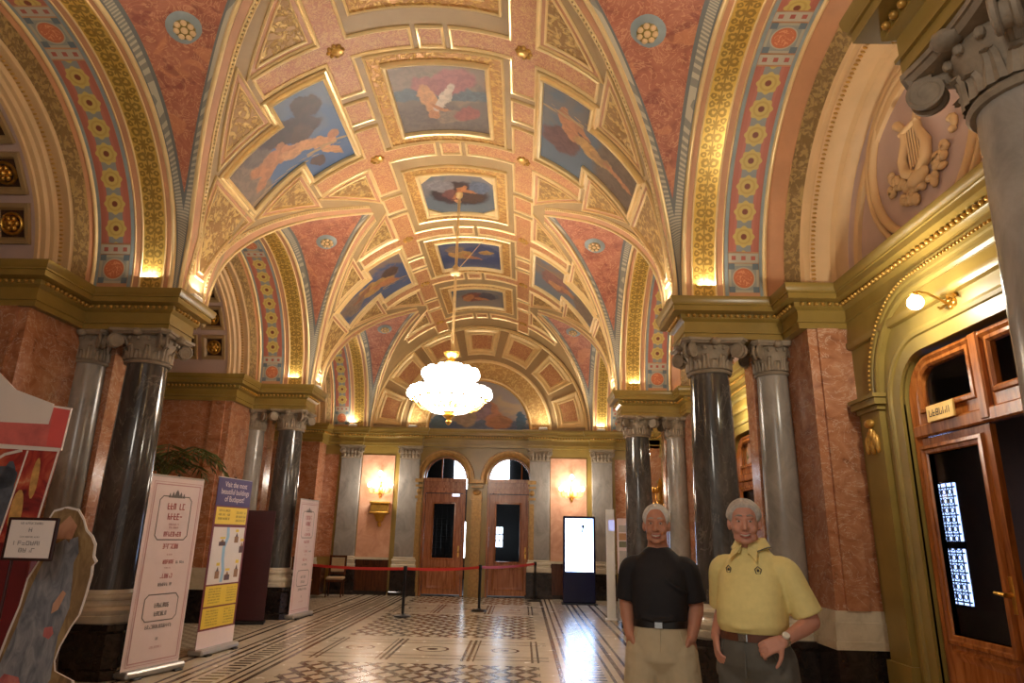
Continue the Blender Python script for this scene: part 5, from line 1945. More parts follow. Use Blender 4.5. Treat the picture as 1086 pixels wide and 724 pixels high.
# ---------------------------------------------------------------- white info pillar and ticket machine by the second right column
t = thing('information_pillar', 'slim white upright board left of the ticket machine by the second right column', 'sign', (3.1, 14.75, 0), radians(-6))
m = MB(); m.box((-0.09, -0.03, 0.0), (0.09, 0.05, 2.19), 0, 0.012); m.build('board', M_WHITEP, t)
m = MB(); m.box((-0.13, -0.12, 0), (0.13, 0.14, 0.025), 0, 0.006); m.build('foot', M_WHITEP, t)
m = MB(); m.box((-0.03, -0.034, 1.75), (0.085, -0.03, 1.96)); m.build('blue_label', glow('blue label', (0.2, 0.35, 1, 1), 0.6), t)
t = thing('ticket_machine', 'black machine with a printed white panel and blue lights, beside the black shirted man', 'machine', (3.4, 14.6, 0), radians(-8))
m = MB(); m.box((-0.18, 0.0, 0.9), (0.16, 0.05, 2.0), 0, 0.012); m.build('printed_panel', M_BANW, t)
m = MB()
for z0, z1, k in ((1.72, 1.86, 0), (1.56, 1.7, 1), (1.42, 1.54, 2), (1.0, 1.35, 0)): m.box((-0.14, -0.004, z0), (0.12, 0.0, z1), k)
m.build('panel_picture', [plain('grey print', srgb(180, 172, 164), 0.5), plain('tan print', srgb(190, 140, 96), 0.5), plain('olive print', srgb(120, 116, 88), 0.5)], t)
m = MB(); m.box((-0.12, -0.2, 0.03), (0.22, 0.2, 0.98), 0, 0.03); m.box((-0.16, -0.26, 0), (0.26, 0.24, 0.03), 0, 0.01); m.build('cabinet', M_BLACKM, t)
m = MB(); m.box((-0.08, -0.25, 0.93), (0.18, -0.02, 1.02), 0, 0.01); m.tube([(0.0, -0.1, 1.0), (-0.02, -0.12, 1.14), (0.03, -0.14, 1.2)], 0.02, 8); m.build('control_desk', M_CHROME, t, 40)
m = MB(); m.box((-0.06, -0.207, 0.84), (0.16, -0.2, 0.9)); m.box((-0.06, -0.207, 0.3), (0.05, -0.2, 0.44)); m.build('blue_light', glow('blue light', (0.1, 0.3, 1, 1), 4.0), t)

# ---------------------------------------------------------------- exit sign over the left back door
t = thing('exit_sign', 'tiny lit exit plate over the left back door', 'sign', (-0.62, YB + 0.08, 2.66))
m = MB(); m.box((-0.11, -0.03, -0.045), (0.11, 0.03, 0.045), 0, 0.006); m.build('case', M_WHITEP, t)
m = MB(); m.box((-0.1, -0.034, -0.035), (0.1, -0.03, 0.035)); m.build('lit_face', glow('sign face', (0.8, 0.82, 1, 1), 1.6), t)

# ---------------------------------------------------------------- chairs at the far left
def chair(label, loc, rz):
    t = thing('dining_chair', label, 'chair', loc, rz, 'dark chairs by the back wall')
    s = MB(); s.box((-0.22, -0.22, 0.43), (0.22, 0.2, 0.49), 0, 0.025); s.build('seat', plain('beige upholstery', srgb(176, 152, 116), 0.7), t)
    s = MB()
    s.box((-0.17, 0.185, 0.6), (0.17, 0.225, 0.95), 0, 0.015); s.build('backrest_pad', plain('beige upholstery back', srgb(176, 152, 116), 0.7), t)
    s = MB()
    s.sweep(rect(-0.2, 0.56, 0.2, 0.99), [(-0.02, -0.02), (-0.02, 0.02), (0.03, 0.02), (0.03, -0.02), (-0.02, -0.02)], lambda x, z, h: (x, 0.205 + h, z), True)
    s.build('back_frame', M_WOODD, t)
    s = MB(); s.box((-0.22, -0.21, 0.37), (0.22, 0.2, 0.43), 0, 0.008); s.build('seat_frame', M_WOODD, t)
    for x in (-0.19, 0.19):
        for y in (-0.19, 0.19):
            s = MB(); s.tube([(x, y, 0.0), (x, y, 0.4)] if y < 0 else [(x, y + 0.04, 0.0), (x, y, 0.42), (x, y + 0.02, 0.58)], [0.016, 0.022] if y < 0 else [0.016, 0.022, 0.02], 8); s.build('leg', M_WOODD, t)
    return t


chair('beige backed chair facing the hall in the far left corner of the back wall', (-3.55, 18.35, 0), radians(6))
chair('dark chair with beige seat mostly hidden behind the far white banner', (-4.0, 16.9, 0), radians(25))
t = thing('low_cabinet', 'dark wooden low cabinet behind the red belt left of the beige chair', 'cabinet', (-4.1, 18.2, 0))
m = MB(); m.box((-0.25, -0.18, 0.06), (0.25, 0.2, 0.72), 0, 0.01); m.build('body', M_WOODD, t)
m = MB(); m.box((-0.28, -0.21, 0.72), (0.28, 0.23, 0.75), 0, 0.008); m.build('top', M_WOODD, t)
for x in (-0.13, 0.13):
    m = MB(); m.box((x - 0.11, -0.19, 0.12), (x + 0.11, -0.18, 0.66), 0, 0.004); dr = m.build('door', M_WOODD, t)
    m = MB(); m.ball((x * 0.3, -0.2, 0.42), 0.014, 8, 6); m.build('knob', M_GOLD, dr)

# ---------------------------------------------------------------- palm in a gilt pot
t = thing('potted_palm', 'potted palm in a gilt pot behind the nearest white banner, its fronds above the banner', 'plant', (-4.85, 11.55, 0))
m = MB(); m.lathe([(0.24, 0), (0.24, 0.08), (0.16, 0.12), (0.14, 0.85), (0.22, 0.92), (0.24, 0.98)], seg=20); m.build('stand', M_WOODD, t, 30)
m = MB(); m.lathe([(0.13, 0.98), (0.16, 1.0), (0.24, 1.15), (0.27, 1.35), (0.24, 1.5), (0.28, 1.56), (0.28, 1.6), (0.22, 1.6), (0.2, 1.5)], seg=24); m.build('pot', M_GOLD, t, 40)
m = MB(); m.lathe([(0.21, 1.5), (0.12, 1.53), (0.06, 1.7), (0.045, 2.3), (0.05, 2.46)], seg=14); m.build('trunk', M_BROWN, t, 40)
M_LEAF = plain('palm green', srgb(78, 84, 34), 0.5, mott=0.3)
rnd = random.Random(11)
for k in range(11):
    a = TAU * k / 11 + rnd.uniform(-0.2, 0.2); L = rnd.uniform(0.8, 1.15); up = rnd.uniform(0.55, 1.0)
    d = Vector((cos(a), sin(a), 0)); s = Vector((-sin(a), cos(a), 0))
    m = MB(); pts = []
    for i in range(15):
        u = i / 14
        pts.append(Vector((0, 0, 2.42)) + d * (L * u) + Vector((0, 0, up * (u * 1.9 - 1.75 * u * u))))
    m.tube(pts, [0.014 * (1 - 0.8 * i / 14) for i in range(15)], 5)
    for i in range(2, 15):
        w = 0.3 * sin(pi * min(1, i / 15 + 0.08)) + 0.05
        for sg in (-1, 1):
            p = pts[i]; tip = p + s * (sg * w) + d * 0.12 + Vector((0, 0, -0.1 - 0.06 * rnd.random()))
            mid = p.lerp(tip, 0.5) + Vector((0, 0, 0.02))
            m.add([p - d * 0.012, p + d * 0.018, mid + d * 0.026, tip, mid - d * 0.012], [(0, 1, 2, 3, 4)])
    m.build('frond', M_LEAF, t)

# ---------------------------------------------------------------- gilt torchere beyond the second right column
t = thing('gilt_torchere', 'ornate gilt candelabrum standing above the black shirted man\'s head', 'candelabrum', (4.5, 16.35, 0))
m = MB(); m.lathe([(0.3, 0), (0.3, 0.1), (0.2, 0.16), (0.18, 1.1), (0.24, 1.16), (0.24, 1.22)], seg=8); m.build('pedestal', M_BLACK, t, 20)
m = MB(); m.lathe([(0.16, 1.22), (0.18, 1.28), (0.08, 1.36), (0.12, 1.5), (0.16, 1.62), (0.07, 1.75), (0.05, 1.95), (0.09, 2.05), (0.05, 2.15), (0.04, 2.7), (0.08, 2.78), (0.03, 2.95), (0.0, 3.0)], seg=20); m.build('stem', M_GOLD, t, 40)
m = MB()
for k in range(6):
    a = TAU * k / 6; d = Vector((cos(a), sin(a), 0))
    for z, r in ((2.15, 0.24), (2.5, 0.17)):
        m.tube([Vector((0, 0, z)), d * (r * .5) + Vector((0, 0, z - 0.1)), d * r + Vector((0, 0, z)), d * r + Vector((0, 0, z + 0.16))], 0.016, 6)
        m.lathe([(0.015, 0), (0.05, 0.02), (0.03, 0.05), (0.025, 0.14)], (d.x * r, d.y * r, z + 0.14), 8)
m.build('arms', M_GOLD, t, 40)

# ---------------------------------------------------------------- gilt name plate over the side door
t = thing('door_plate', 'small gilt name plate fixed over the wooden side door', 'sign', (5.0, BM[1] + 0.53, 2.76), 0)
m = MB(); m.box((-0.012, -0.2, -0.075), (0.012, 0.2, 0.075), 0, 0.006); pl_ = m.build('plate', plain('pale brass', srgb(226, 188, 110), 0.3, 0.3, mott=0.08), t)
m = MB()
fp = lambda a, z, d: (-0.0135, -a, z)
glyphs(m, 0.0, -0.03, 0.062, 6, fp, 77, 0, 0.85)
m.build('lettering', M_BROWN, pl_)

# ---------------------------------------------------------------- red cardboard display, cardboard lady, framed notice
def flat(name, poly, mats, parent, patches=(), thick=0.012, edge=None):
    m = MB()
    f = lambda x, z, d: (x, -d, z)
    poly = ccw(poly)
    m.prism(poly, f, -thick, 0.0, 0)
    if edge: m.sweep(poly, [(0.0, 0.0005), (edge, 0.0005)], f, True, 1)
    o = m.build(name, mats[:2], parent)
    return o


M_CARDW = plain('white card', srgb(226, 214, 206), 0.5, mott=0.02)


def mk_redposter():
    m = Mat('red theatre poster', 0.45)
    p = m.tc()
    n = m.noise(p, 3.0, 5, 1.4)
    c = m.ramp(n, [(0.3, srgb(96, 20, 22)), (0.45, srgb(158, 44, 36)), (0.58, srgb(190, 92, 62)), (0.66, srgb(206, 160, 116)), (0.74, srgb(86, 84, 92))])
    m.color(c)
    return m


M_RPOST = mk_redposter()
t = thing('cardboard_display', 'red cardboard theatre display with a white gabled top at the left edge', 'display', (-3.25, 6.0, 0), radians(4))
f = lambda x, z, d: (x, -d, z)
m = MB()
poly = ccw([(-0.75, 3.15), (-0.37, 2.97), (-0.16, 2.79), (0.2, 2.67), (0.2, 2.655), (0.37, 2.635), (0.355, 2.25), (-0.2, 2.27), (-0.75, 2.3)])
m.prism(poly, f, -0.02, 0.0); m.build('gabled_header', M_CARDW, t)
m = MB()
pq = ccw([(-0.75, 2.32), (0.35, 2.27), (0.362, 2.615), (0.215, 2.635), (0.2, 2.48), (-0.75, 2.5)])
m.prism(pq, f, 0.0, 0.004, 0)
m.prism(ccw([(0.22, 2.29), (0.352, 2.27), (0.364, 2.61), (0.22, 2.63)]), f, 0.004, 0.006, 1)
m.build('pink_header_band', [plain('rose print', srgb(206, 104, 98), 0.5, mott=0.2), plain('red print', srgb(216, 88, 84), 0.5, mott=0.05)], t)
m = MB(); m.prism(ccw([(-0.75, 0.4), (0.16, 0.4), (0.34, 2.25), (-0.75, 2.27)]), f, -0.015, 0.0); m.build('picture_panel', M_RPOST, t)
m = MB(); m.sweep([(0.17, 0.5), (0.34, 2.25), (-0.75, 2.28)], [(-0.006, 0.003), (0.012, 0.003)], f); m.tube([f(-0.3, 2.2, 0.003), f(-0.2, 2.14, .003), f(-0.12, 2.2, .003), f(0.02, 2.24, .003)], 0.014, 5); m.tube([f(0.07, 2.24, 0.003), f(-0.05, 1.2, 0.003)], 0.008, 5); m.build('white_outline', M_CARDW, t)
m = MB(); m.box((-0.75, -0.02, 0.0), (0.3, 0.35, 1.45), 0, 0.01); m.build('red_plinth', plain('dark red card', srgb(104, 14, 16), 0.5, mott=0.15), t)
m = MB()
rnd = random.Random(4)
for (x, z, a, b, k) in ((-0.05, 1.85, 0.07, 0.3, 0), (-0.1, 2.0, 0.12, 0.1, 0), (0.08, 1.7, 0.05, 0.2, 1), (-0.4, 1.8, 0.16, 0.06, 1), (-0.3, 2.05, 0.1, 0.05, 1), (0.18, 2.0, 0.03, 0.18, 1), (-0.55, 1.6, 0.12, 0.2, 0)):
    n = 14
    V = [f(x + a * cos(TAU * i / n) * (1 + .15 * rnd.random()), z + b * sin(TAU * i / n), 0.003) for i in range(n)]
    m.add(V, [list(range(n))], None, k)
m.build('painted_figure', [plain('steel blue print', srgb(84, 88, 98), 0.5, mott=0.3, nscale=14), plain('gold print', srgb(196, 150, 84), 0.5, mott=0.3, nscale=14)], t)

t = thing('cardboard_lady', 'white edged cardboard cut-out of a lady in a grey blue gown behind a framed notice', 'cut-out figure', (-2.35, 5.5, 0), radians(-4))
out = [(-0.33, 0.02), (0.28, 0.02), (0.3, 0.42), (0.28, 0.49), (0.12, 0.55), (0.1, 0.62), (0.12, 0.72), (0.18, 0.86), (0.235, 0.95), (0.26, 1.1), (0.275, 1.24), (0.27, 1.31), (0.295, 1.34), (0.265, 1.38), (0.26, 1.47), (0.22, 1.53), (0.16, 1.58), (0.12, 1.66), (0.06, 1.73), (-0.04, 1.75), (-0.15, 1.72), (-0.2, 1.62), (-0.21, 1.5), (-0.17, 1.4), (-0.21, 1.3), (-0.26, 1.2), (-0.28, 1.0), (-0.33, 0.8), (-0.37, 0.6), (-0.42, 0.45), (-0.4, 0.2)]
m = MB(); m.prism(ccw(out), f, -0.01, 0.0); m.build('card', M_CARDW, t)


def mk_print(name, a, b, c, sc=6):
    m = Mat(name, 0.45)
    p = m.scale(m.tc(), (1.6, 1, 0.6))
    m.color(m.ramp(m.noise(p, sc, 5, 1.2), [(0.32, a), (0.5, b), (0.68, c)]))
    return m


gown = mk_print('gown print', srgb(96, 98, 106), srgb(126, 126, 132), srgb(152, 150, 152), 9)
brn = mk_print('drapery print', srgb(104, 78, 50), srgb(140, 110, 74), srgb(170, 142, 100))
skn = mk_print('skin print', srgb(170, 120, 96), srgb(190, 140, 112), srgb(204, 156, 128))
rosp = mk_print('rose print lady', srgb(150, 70, 72), srgb(190, 104, 100), srgb(204, 136, 126))


def patch(m, pts, d, mi):
    m.prism(ccw(pts), f, 0.0, d, mi)


ins = [(x * 0.94 + 0.0, 0.03 + (z - 0.02) * 0.985) for x, z in out]
m = MB()
patch(m, ins, 0.0012, 1)
patch(m, [(-0.33, 0.05), (0.12, 0.05), (0.09, 0.6), (0.09, 0.8), (0.14, 1.0), (0.12, 1.2), (0.09, 1.42), (0.0, 1.5), (-0.1, 1.45), (-0.16, 1.3), (-0.22, 1.1), (-0.26, 0.85), (-0.33, 0.6), (-0.37, 0.45)], 0.002, 0)
patch(m, [(0.06, 1.2), (0.13, 1.4), (0.1, 1.52), (0.04, 1.5), (0.0, 1.3), (-0.02, 1.05), (0.05, 1.0)], 0.0026, 0)
patch(m, [(-0.08, 1.5), (0.05, 1.5), (0.08, 1.62), (0.03, 1.7), (-0.07, 1.7), (-0.11, 1.6)], 0.0028, 2)
patch(m, [(-0.14, 1.66), (-0.1, 1.58), (0.0, 1.68), (0.08, 1.6), (0.1, 1.66), (0.04, 1.72), (-0.06, 1.735)], 0.0034, 1)
patch(m, [(0.0, 0.95), (0.05, 0.98), (0.09, 1.1), (0.06, 1.12), (0.0, 1.02)], 0.0034, 2)
patch(m, [(-0.03, 0.79), (0.02, 0.77), (0.05, 0.81), (0.03, 0.86), (-0.03, 0.85)], 0.004, 3)
patch(m, [(-0.36, 0.05), (-0.1, 0.05), (-0.08, 0.35), (-0.16, 0.5), (-0.28, 0.52), (-0.36, 0.42)], 0.0032, 3)
patch(m, [(0.02, 0.05), (0.25, 0.05), (0.26, 0.4), (0.1, 0.5), (0.04, 0.4)], 0.0034, 1)
m.build('printed_figure', [gown, brn, skn, rosp], t)
m = MB(); m.prism(ccw([(-0.2, 0.0), (0.2, 0.0), (0.05, 1.1), (-0.05, 1.1)]), lambda x, z, d: (x, 0.012 + d, z), 0, 0.006); m.box((-0.2, 0.012, 0), (0.2, 0.3, 0.012)); m.build('strut', M_BROWN, t)

t = thing('notice_stand', 'small framed white notice on a thin stand in front of the cardboard lady', 'notice', (-2.42, 5.2, 0), radians(-3))
m = MB(); m.box((-0.2, -0.012, 1.345), (0.2, 0.012, 1.655), 0, 0.006); m.build('frame', plain('dark maroon frame', srgb(44, 18, 18), 0.3), t)
m = MB(); m.box((-0.17, -0.0145, 1.365), (0.178, -0.012, 1.635)); pp_ = m.build('paper', plain('notice paper', srgb(226, 214, 208), 0.35, mott=0.02), t)
m = MB(); fn2 = lambda x, z, d: (x, -0.0155, z)
for z, h, n in ((1.605, 0.016, 16), (1.55, 0.03, 1), (1.51, 0.01, 22), (1.455, 0.03, 7), (1.405, 0.03, 4)): glyphs(m, 0.0, z, h, n, fn2, int(z * 1000), 0, 1.1 if h > 0.02 else 0.7)
m.build('lettering', M_INKG, pp_)
m = MB(); m.tube([(-0.13, 0.02, 0.02), (-0.13, 0.02, 1.4)], 0.011, 8); m.build('pole', plain('dark red pole', srgb(60, 12, 14), 0.4), t)
m = MB(); m.lathe([(0.13, 0), (0.13, 0.015), (0.02, 0.03)], (-0.13, 0.02, 0), 20); m.build('base', M_BLACKM, t, 30)
# ---------------------------------------------------------------- people
def mk_skin(name, col, red):
    m = Mat(name, 0.5, spec=0.35)
    n = m.noise(m.tc(), 9, 4)
    m.color(m.ramp(n, [(0.3, tuple(c * 0.88 for c in col[:3]) + (1,)), (0.6, col), (0.8, red)]))
    m.b.inputs['Subsurface Weight'].default_value = 0.12
    m.b.inputs['Subsurface Radius'].default_value = (0.02, 0.008, 0.004)
    return m


def fuse(m, name, mat, parent, voxel, smooth_it=6, fac=0.5):
    """union overlapping closed shells into one continuous smooth surface"""
    o = m.build(name, mat, None)
    r = o.modifiers.new('fuse', 'REMESH'); r.mode = 'VOXEL'; r.voxel_size = voxel
    s = o.modifiers.new('soften', 'SMOOTH'); s.factor = fac; s.iterations = smooth_it
    dg = bpy.context.evaluated_depsgraph_get()
    me = bpy.data.meshes.new_from_object(o.evaluated_get(dg))
    me.polygons.foreach_set('use_smooth', [True] * len(me.polygons))
    old = o.data
    o.modifiers.clear()
    o.data = me
    bpy.data.meshes.remove(old)
    o.parent = parent
    return o


def loft(m, rings, seg=28, n=2.3, mi=0):
    """rings: (cx, cy, z, rx, ry) superellipse sections"""
    V = []
    for cx, cy, z, rx, ry in rings:
        for i in range(seg):
            a = TAU * i / seg
            c, s = cos(a), sin(a)
            V.append((cx + rx * math.copysign(abs(c) ** (2 / n), c), cy + ry * math.copysign(abs(s) ** (2 / n), s), z))
    k = len(rings)
    fs = [[q * seg + i, q * seg + (i + 1) % seg, (q + 1) * seg + (i + 1) % seg, (q + 1) * seg + i] for q in range(k - 1) for i in range(seg)]
    up = rings[-1][2] > rings[0][2]
    fs += [list(range(seg))[::-1], [(k - 1) * seg + i for i in range(seg)]]
    if not up: fs = [f[::-1] for f in fs]
    m.add(V, fs, None, mi)


def spline(pts, rad, k=6):
    P = [Vector(p) for p in pts]
    out, rr = [], []
    n = len(P)
    for i in range(n - 1):
        a, b, c, d = P[max(0, i - 1)], P[i], P[i + 1], P[min(n - 1, i + 2)]
        for t in range(k):
            f = t / k
            out.append(0.5 * ((2 * b) + (c - a) * f + (2 * a - 5 * b + 4 * c - d) * f * f + (3 * b - a - 3 * c + d) * f ** 3))
            rr.append(rad[i] + (rad[i + 1] - rad[i]) * f)
    out.append(P[-1]); rr.append(rad[-1])
    return out, rr


def limb(m, pts, rad, seg=16):
    p, r = spline(pts, rad)
    m.tube(p, r, seg)
    m.ball(p[0], r[0], 12, 8); m.ball(p[-1], r[-1], 12, 8)


def head(m, c, turn, tilt, k=1.0, fat=1.0):
    """skull, jaw, nose, brow, ears, cheeks; c is the head centre (eye level), face to -y"""
    Rm = (Matrix.Rotation(turn, 3, 'Z') @ Matrix.Rotation(tilt, 3, 'X'))
    c = Vector(c)
    def b(p, r, rot=None):
        rr = Rm if rot is None else Rm @ rot
        m.ball(c + Rm @ (Vector(p) * k), tuple(x * k for x in r), 18, 12, 0, rr)
    b((0, 0.02, 0.035), (0.076 * fat, 0.096, 0.085))         # skull
    b((0, -0.02, -0.02), (0.069 * fat, 0.072, 0.085))         # face
    b((0, -0.022, -0.075), (0.059 * fat, 0.058, 0.044))      # jaw
    b((0, -0.06, -0.1), (0.031 * fat, 0.022, 0.02))         # chin
    for s in (-1, 1):
        b((s * 0.036, -0.062, -0.035), (0.026 * fat, 0.024, 0.026))     # cheeks
        b((s * 0.076 * fat, 0.012, -0.012), (0.012, 0.022, 0.036), Matrix.Rotation(0.3 * s, 3, 'Z'))  # ears
        b((s * 0.028, -0.078, 0.03), (0.026, 0.014, 0.011))             # brow
        b((s * 0.013, -0.098, -0.032), (0.011, 0.012, 0.009))           # nostrils
        b((s * 0.036, -0.035, -0.078), (0.026 * fat, 0.034, 0.032))      # jowl
    m.tube([c + Rm @ (Vector(p) * k) for p in ((0, -0.082, 0.025), (0, -0.098, -0.005), (0, -0.11, -0.028))], [0.010 * k, 0.013 * k, 0.015 * k], 10)
    m.ball(c + Rm @ (Vector((0, -0.108, -0.028)) * k), 0.0155 * k, 12, 8)
    for z, y, w in ((-0.058, -0.083, 0.027), (-0.073, -0.08, 0.024)):
        m.ball(c + Rm @ (Vector((0, y, z)) * k), (w * k, 0.012 * k, 0.006 * k), 12, 6, 0, Rm)
    return c, Rm


def face_bits(t, c, Rm, k, brow_mat, lip_mat):
    wm, im = plain('eye white', srgb(214, 206, 196), 0.3, mott=0.02), plain('dark iris', srgb(46, 36, 30), 0.2)
    for s in (-1, 1):
        m = MB()
        p = c + Rm @ (Vector((s * 0.03, -0.075, 0.008)) * k)
        m.ball(p, (0.0115 * k, 0.012 * k, 0.0055 * k), 12, 8, 0, Rm)
        m.ball(p + Rm @ (Vector((0.0, -0.0085, 0.0)) * k), (0.0055 * k, 0.005 * k, 0.005 * k), 10, 6, 1, Rm)
        m.build('eye', [wm, im], t, 60)
        m = MB()
        m.tube([c + Rm @ (Vector((s * x, y, z)) * k) for x, y, z in ((0.012, -0.093, 0.039), (0.03, -0.09, 0.043), (0.05, -0.074, 0.034))], [0.004 * k, 0.006 * k, 0.003 * k], 6)
        m.build('eyebrow', brow_mat, t, 60)
    m = MB()
    m.tube([c + Rm @ (Vector(p) * k) for p in ((-0.027, -0.082, -0.06), (-0.014, -0.0935, -0.067), (0, -0.097, -0.069), (0.014, -0.0935, -0.067), (0.027, -0.082, -0.06))], [0.002 * k, 0.0045 * k, 0.005 * k, 0.0045 * k, 0.002 * k], 8)
    m.build('smiling_mouth', plain('teeth', srgb(206, 190, 176), 0.35, mott=0.02), t, 60)
    m = MB()
    for z, y in ((-0.0615, -0.096), (-0.077, -0.0945)):
        m.tube([c + Rm @ (Vector(p) * k) for p in ((-0.03, y + 0.017, z + 0.004), (-0.014, y + 0.004, z), (0, y, z - 0.001), (0.014, y + 0.004, z), (0.03, y + 0.017, z + 0.004))], [0.002 * k, 0.0036 * k, 0.004 * k, 0.0036 * k, 0.002 * k], 8)
    m.build('lips', lip_mat, t, 60)


def hair(t, c, Rm, k, mat, fat, hairline, vol, seed, side=1.0):
    """short hair: a shell over the skull whose rim tucks into the scalp"""
    m = MB()
    rnd = random.Random(seed)
    nu, nv = 72, 20
    V = []
    ph = [rnd.uniform(0, TAU) for _ in range(8)]
    for i in range(nu):
        a = TAU * i / nu                      # 0 = face
        f = 0.5 + 0.5 * cos(a)               # 1 at the face
        tab = [(0.0, -0.75), (0.3, -0.6), (0.42, -0.42), (0.5, -0.12), (0.56, -0.15), (0.64, -0.45), (0.76, -0.3), (0.84, 0.3), (0.92, hairline * 0.9), (1.0, hairline)]
        for q0, q1 in zip(tab[:-1], tab[1:]):
            if f <= q1[0] + 1e-9: break
        low = q0[1] + (q1[1] - q0[1]) * (f - q0[0]) / (q1[0] - q0[0])
        for j in range(nv + 1):
            e = low + (pi / 2 - low) * j / nv
            w = min(1, j / 4)
            q = 0.95 + (vol + 0.09 + (0.03 if 0.3 < f < 0.78 else 0)) * w + 0.02 * w * sin(7 * a + ph[0] + 3 * e) + 0.012 * w * sin(17 * a + ph[1] - 5 * e)
            x, y, z = sin(a) * cos(e), -cos(a) * cos(e), sin(e)
            V.append(c + Rm @ (Vector((0.079 * fat * x * q, 0.02 + 0.099 * y * q, 0.03 + 0.089 * z * q)) * k))
    fs = []
    for i in range(nu):
        i2 = (i + 1) % nu
        for j in range(nv):
            fs.append([i * (nv + 1) + j, i2 * (nv + 1) + j, i2 * (nv + 1) + j + 1, i * (nv + 1) + j + 1])
    m.add(V, fs)
    return m.build('hair', mat, t, 60)


def hand(m, wrist, fwd, nrm, k=1.0, curl=0.6, spread=0.12, side=1, thumb=(0.7, -0.2)):
    """palm, four fingers and a thumb; fwd: towards the fingers, nrm: back of the hand"""
    w = Vector(wrist); f = Vector(fwd).normalized(); n = Vector(nrm); n = (n - f * n.dot(f)).normalized()
    s = f.cross(n) * side               # towards the thumb
    for a in (-0.028, -0.01, 0.01, 0.028):
        m.tube([w + s * a * 0.7 * k, w + f * 0.05 * k + s * a * k, w + f * 0.092 * k + s * a * 1.05 * k], [(0.017 * k, 0.015 * k), (0.016 * k, 0.013 * k), (0.0115 * k, 0.011 * k)], 8)
    for i, (a, L) in enumerate(((0.033, 0.072), (0.011, 0.08), (-0.011, 0.074), (-0.032, 0.058))):
        p = w + f * 0.088 * k + s * a * k
        d = (f + s * (a * 3 * spread)).normalized()
        pts, rr = [p], [0.0098 * k]
        ang = 0.0
        for j, fr in enumerate((0.44, 0.32, 0.24)):
            ang += curl * (0.75 + 0.25 * j)
            dd = d * cos(ang) - n * sin(ang)
            p = p + dd * (L * fr * k)
            pts.append(p); rr.append((0.0092 - 0.0011 * j) * k)
        q, r = spline(pts, rr, 3)
        m.tube(q, r, 8); m.ball(q[-1], r[-1], 8, 6)
    p0 = w + f * 0.022 * k + s * 0.028 * k
    td = (f * thumb[0] + s * 0.75 + n * thumb[1]).normalized()
    p1 = p0 + td * 0.042 * k
    p2 = p1 + (td + f * 0.35 - n * 0.15).normalized() * 0.032 * k
    p3 = p2 + (td * 0.6 + f * 0.6 - n * 0.3).normalized() * 0.026 * k
    q, r = spline([p0, p1, p2, p3], [0.015 * k, 0.0125 * k, 0.0105 * k, 0.009 * k], 3)
    m.tube(q, r, 8); m.ball(q[-1], r[-1], 8, 6)


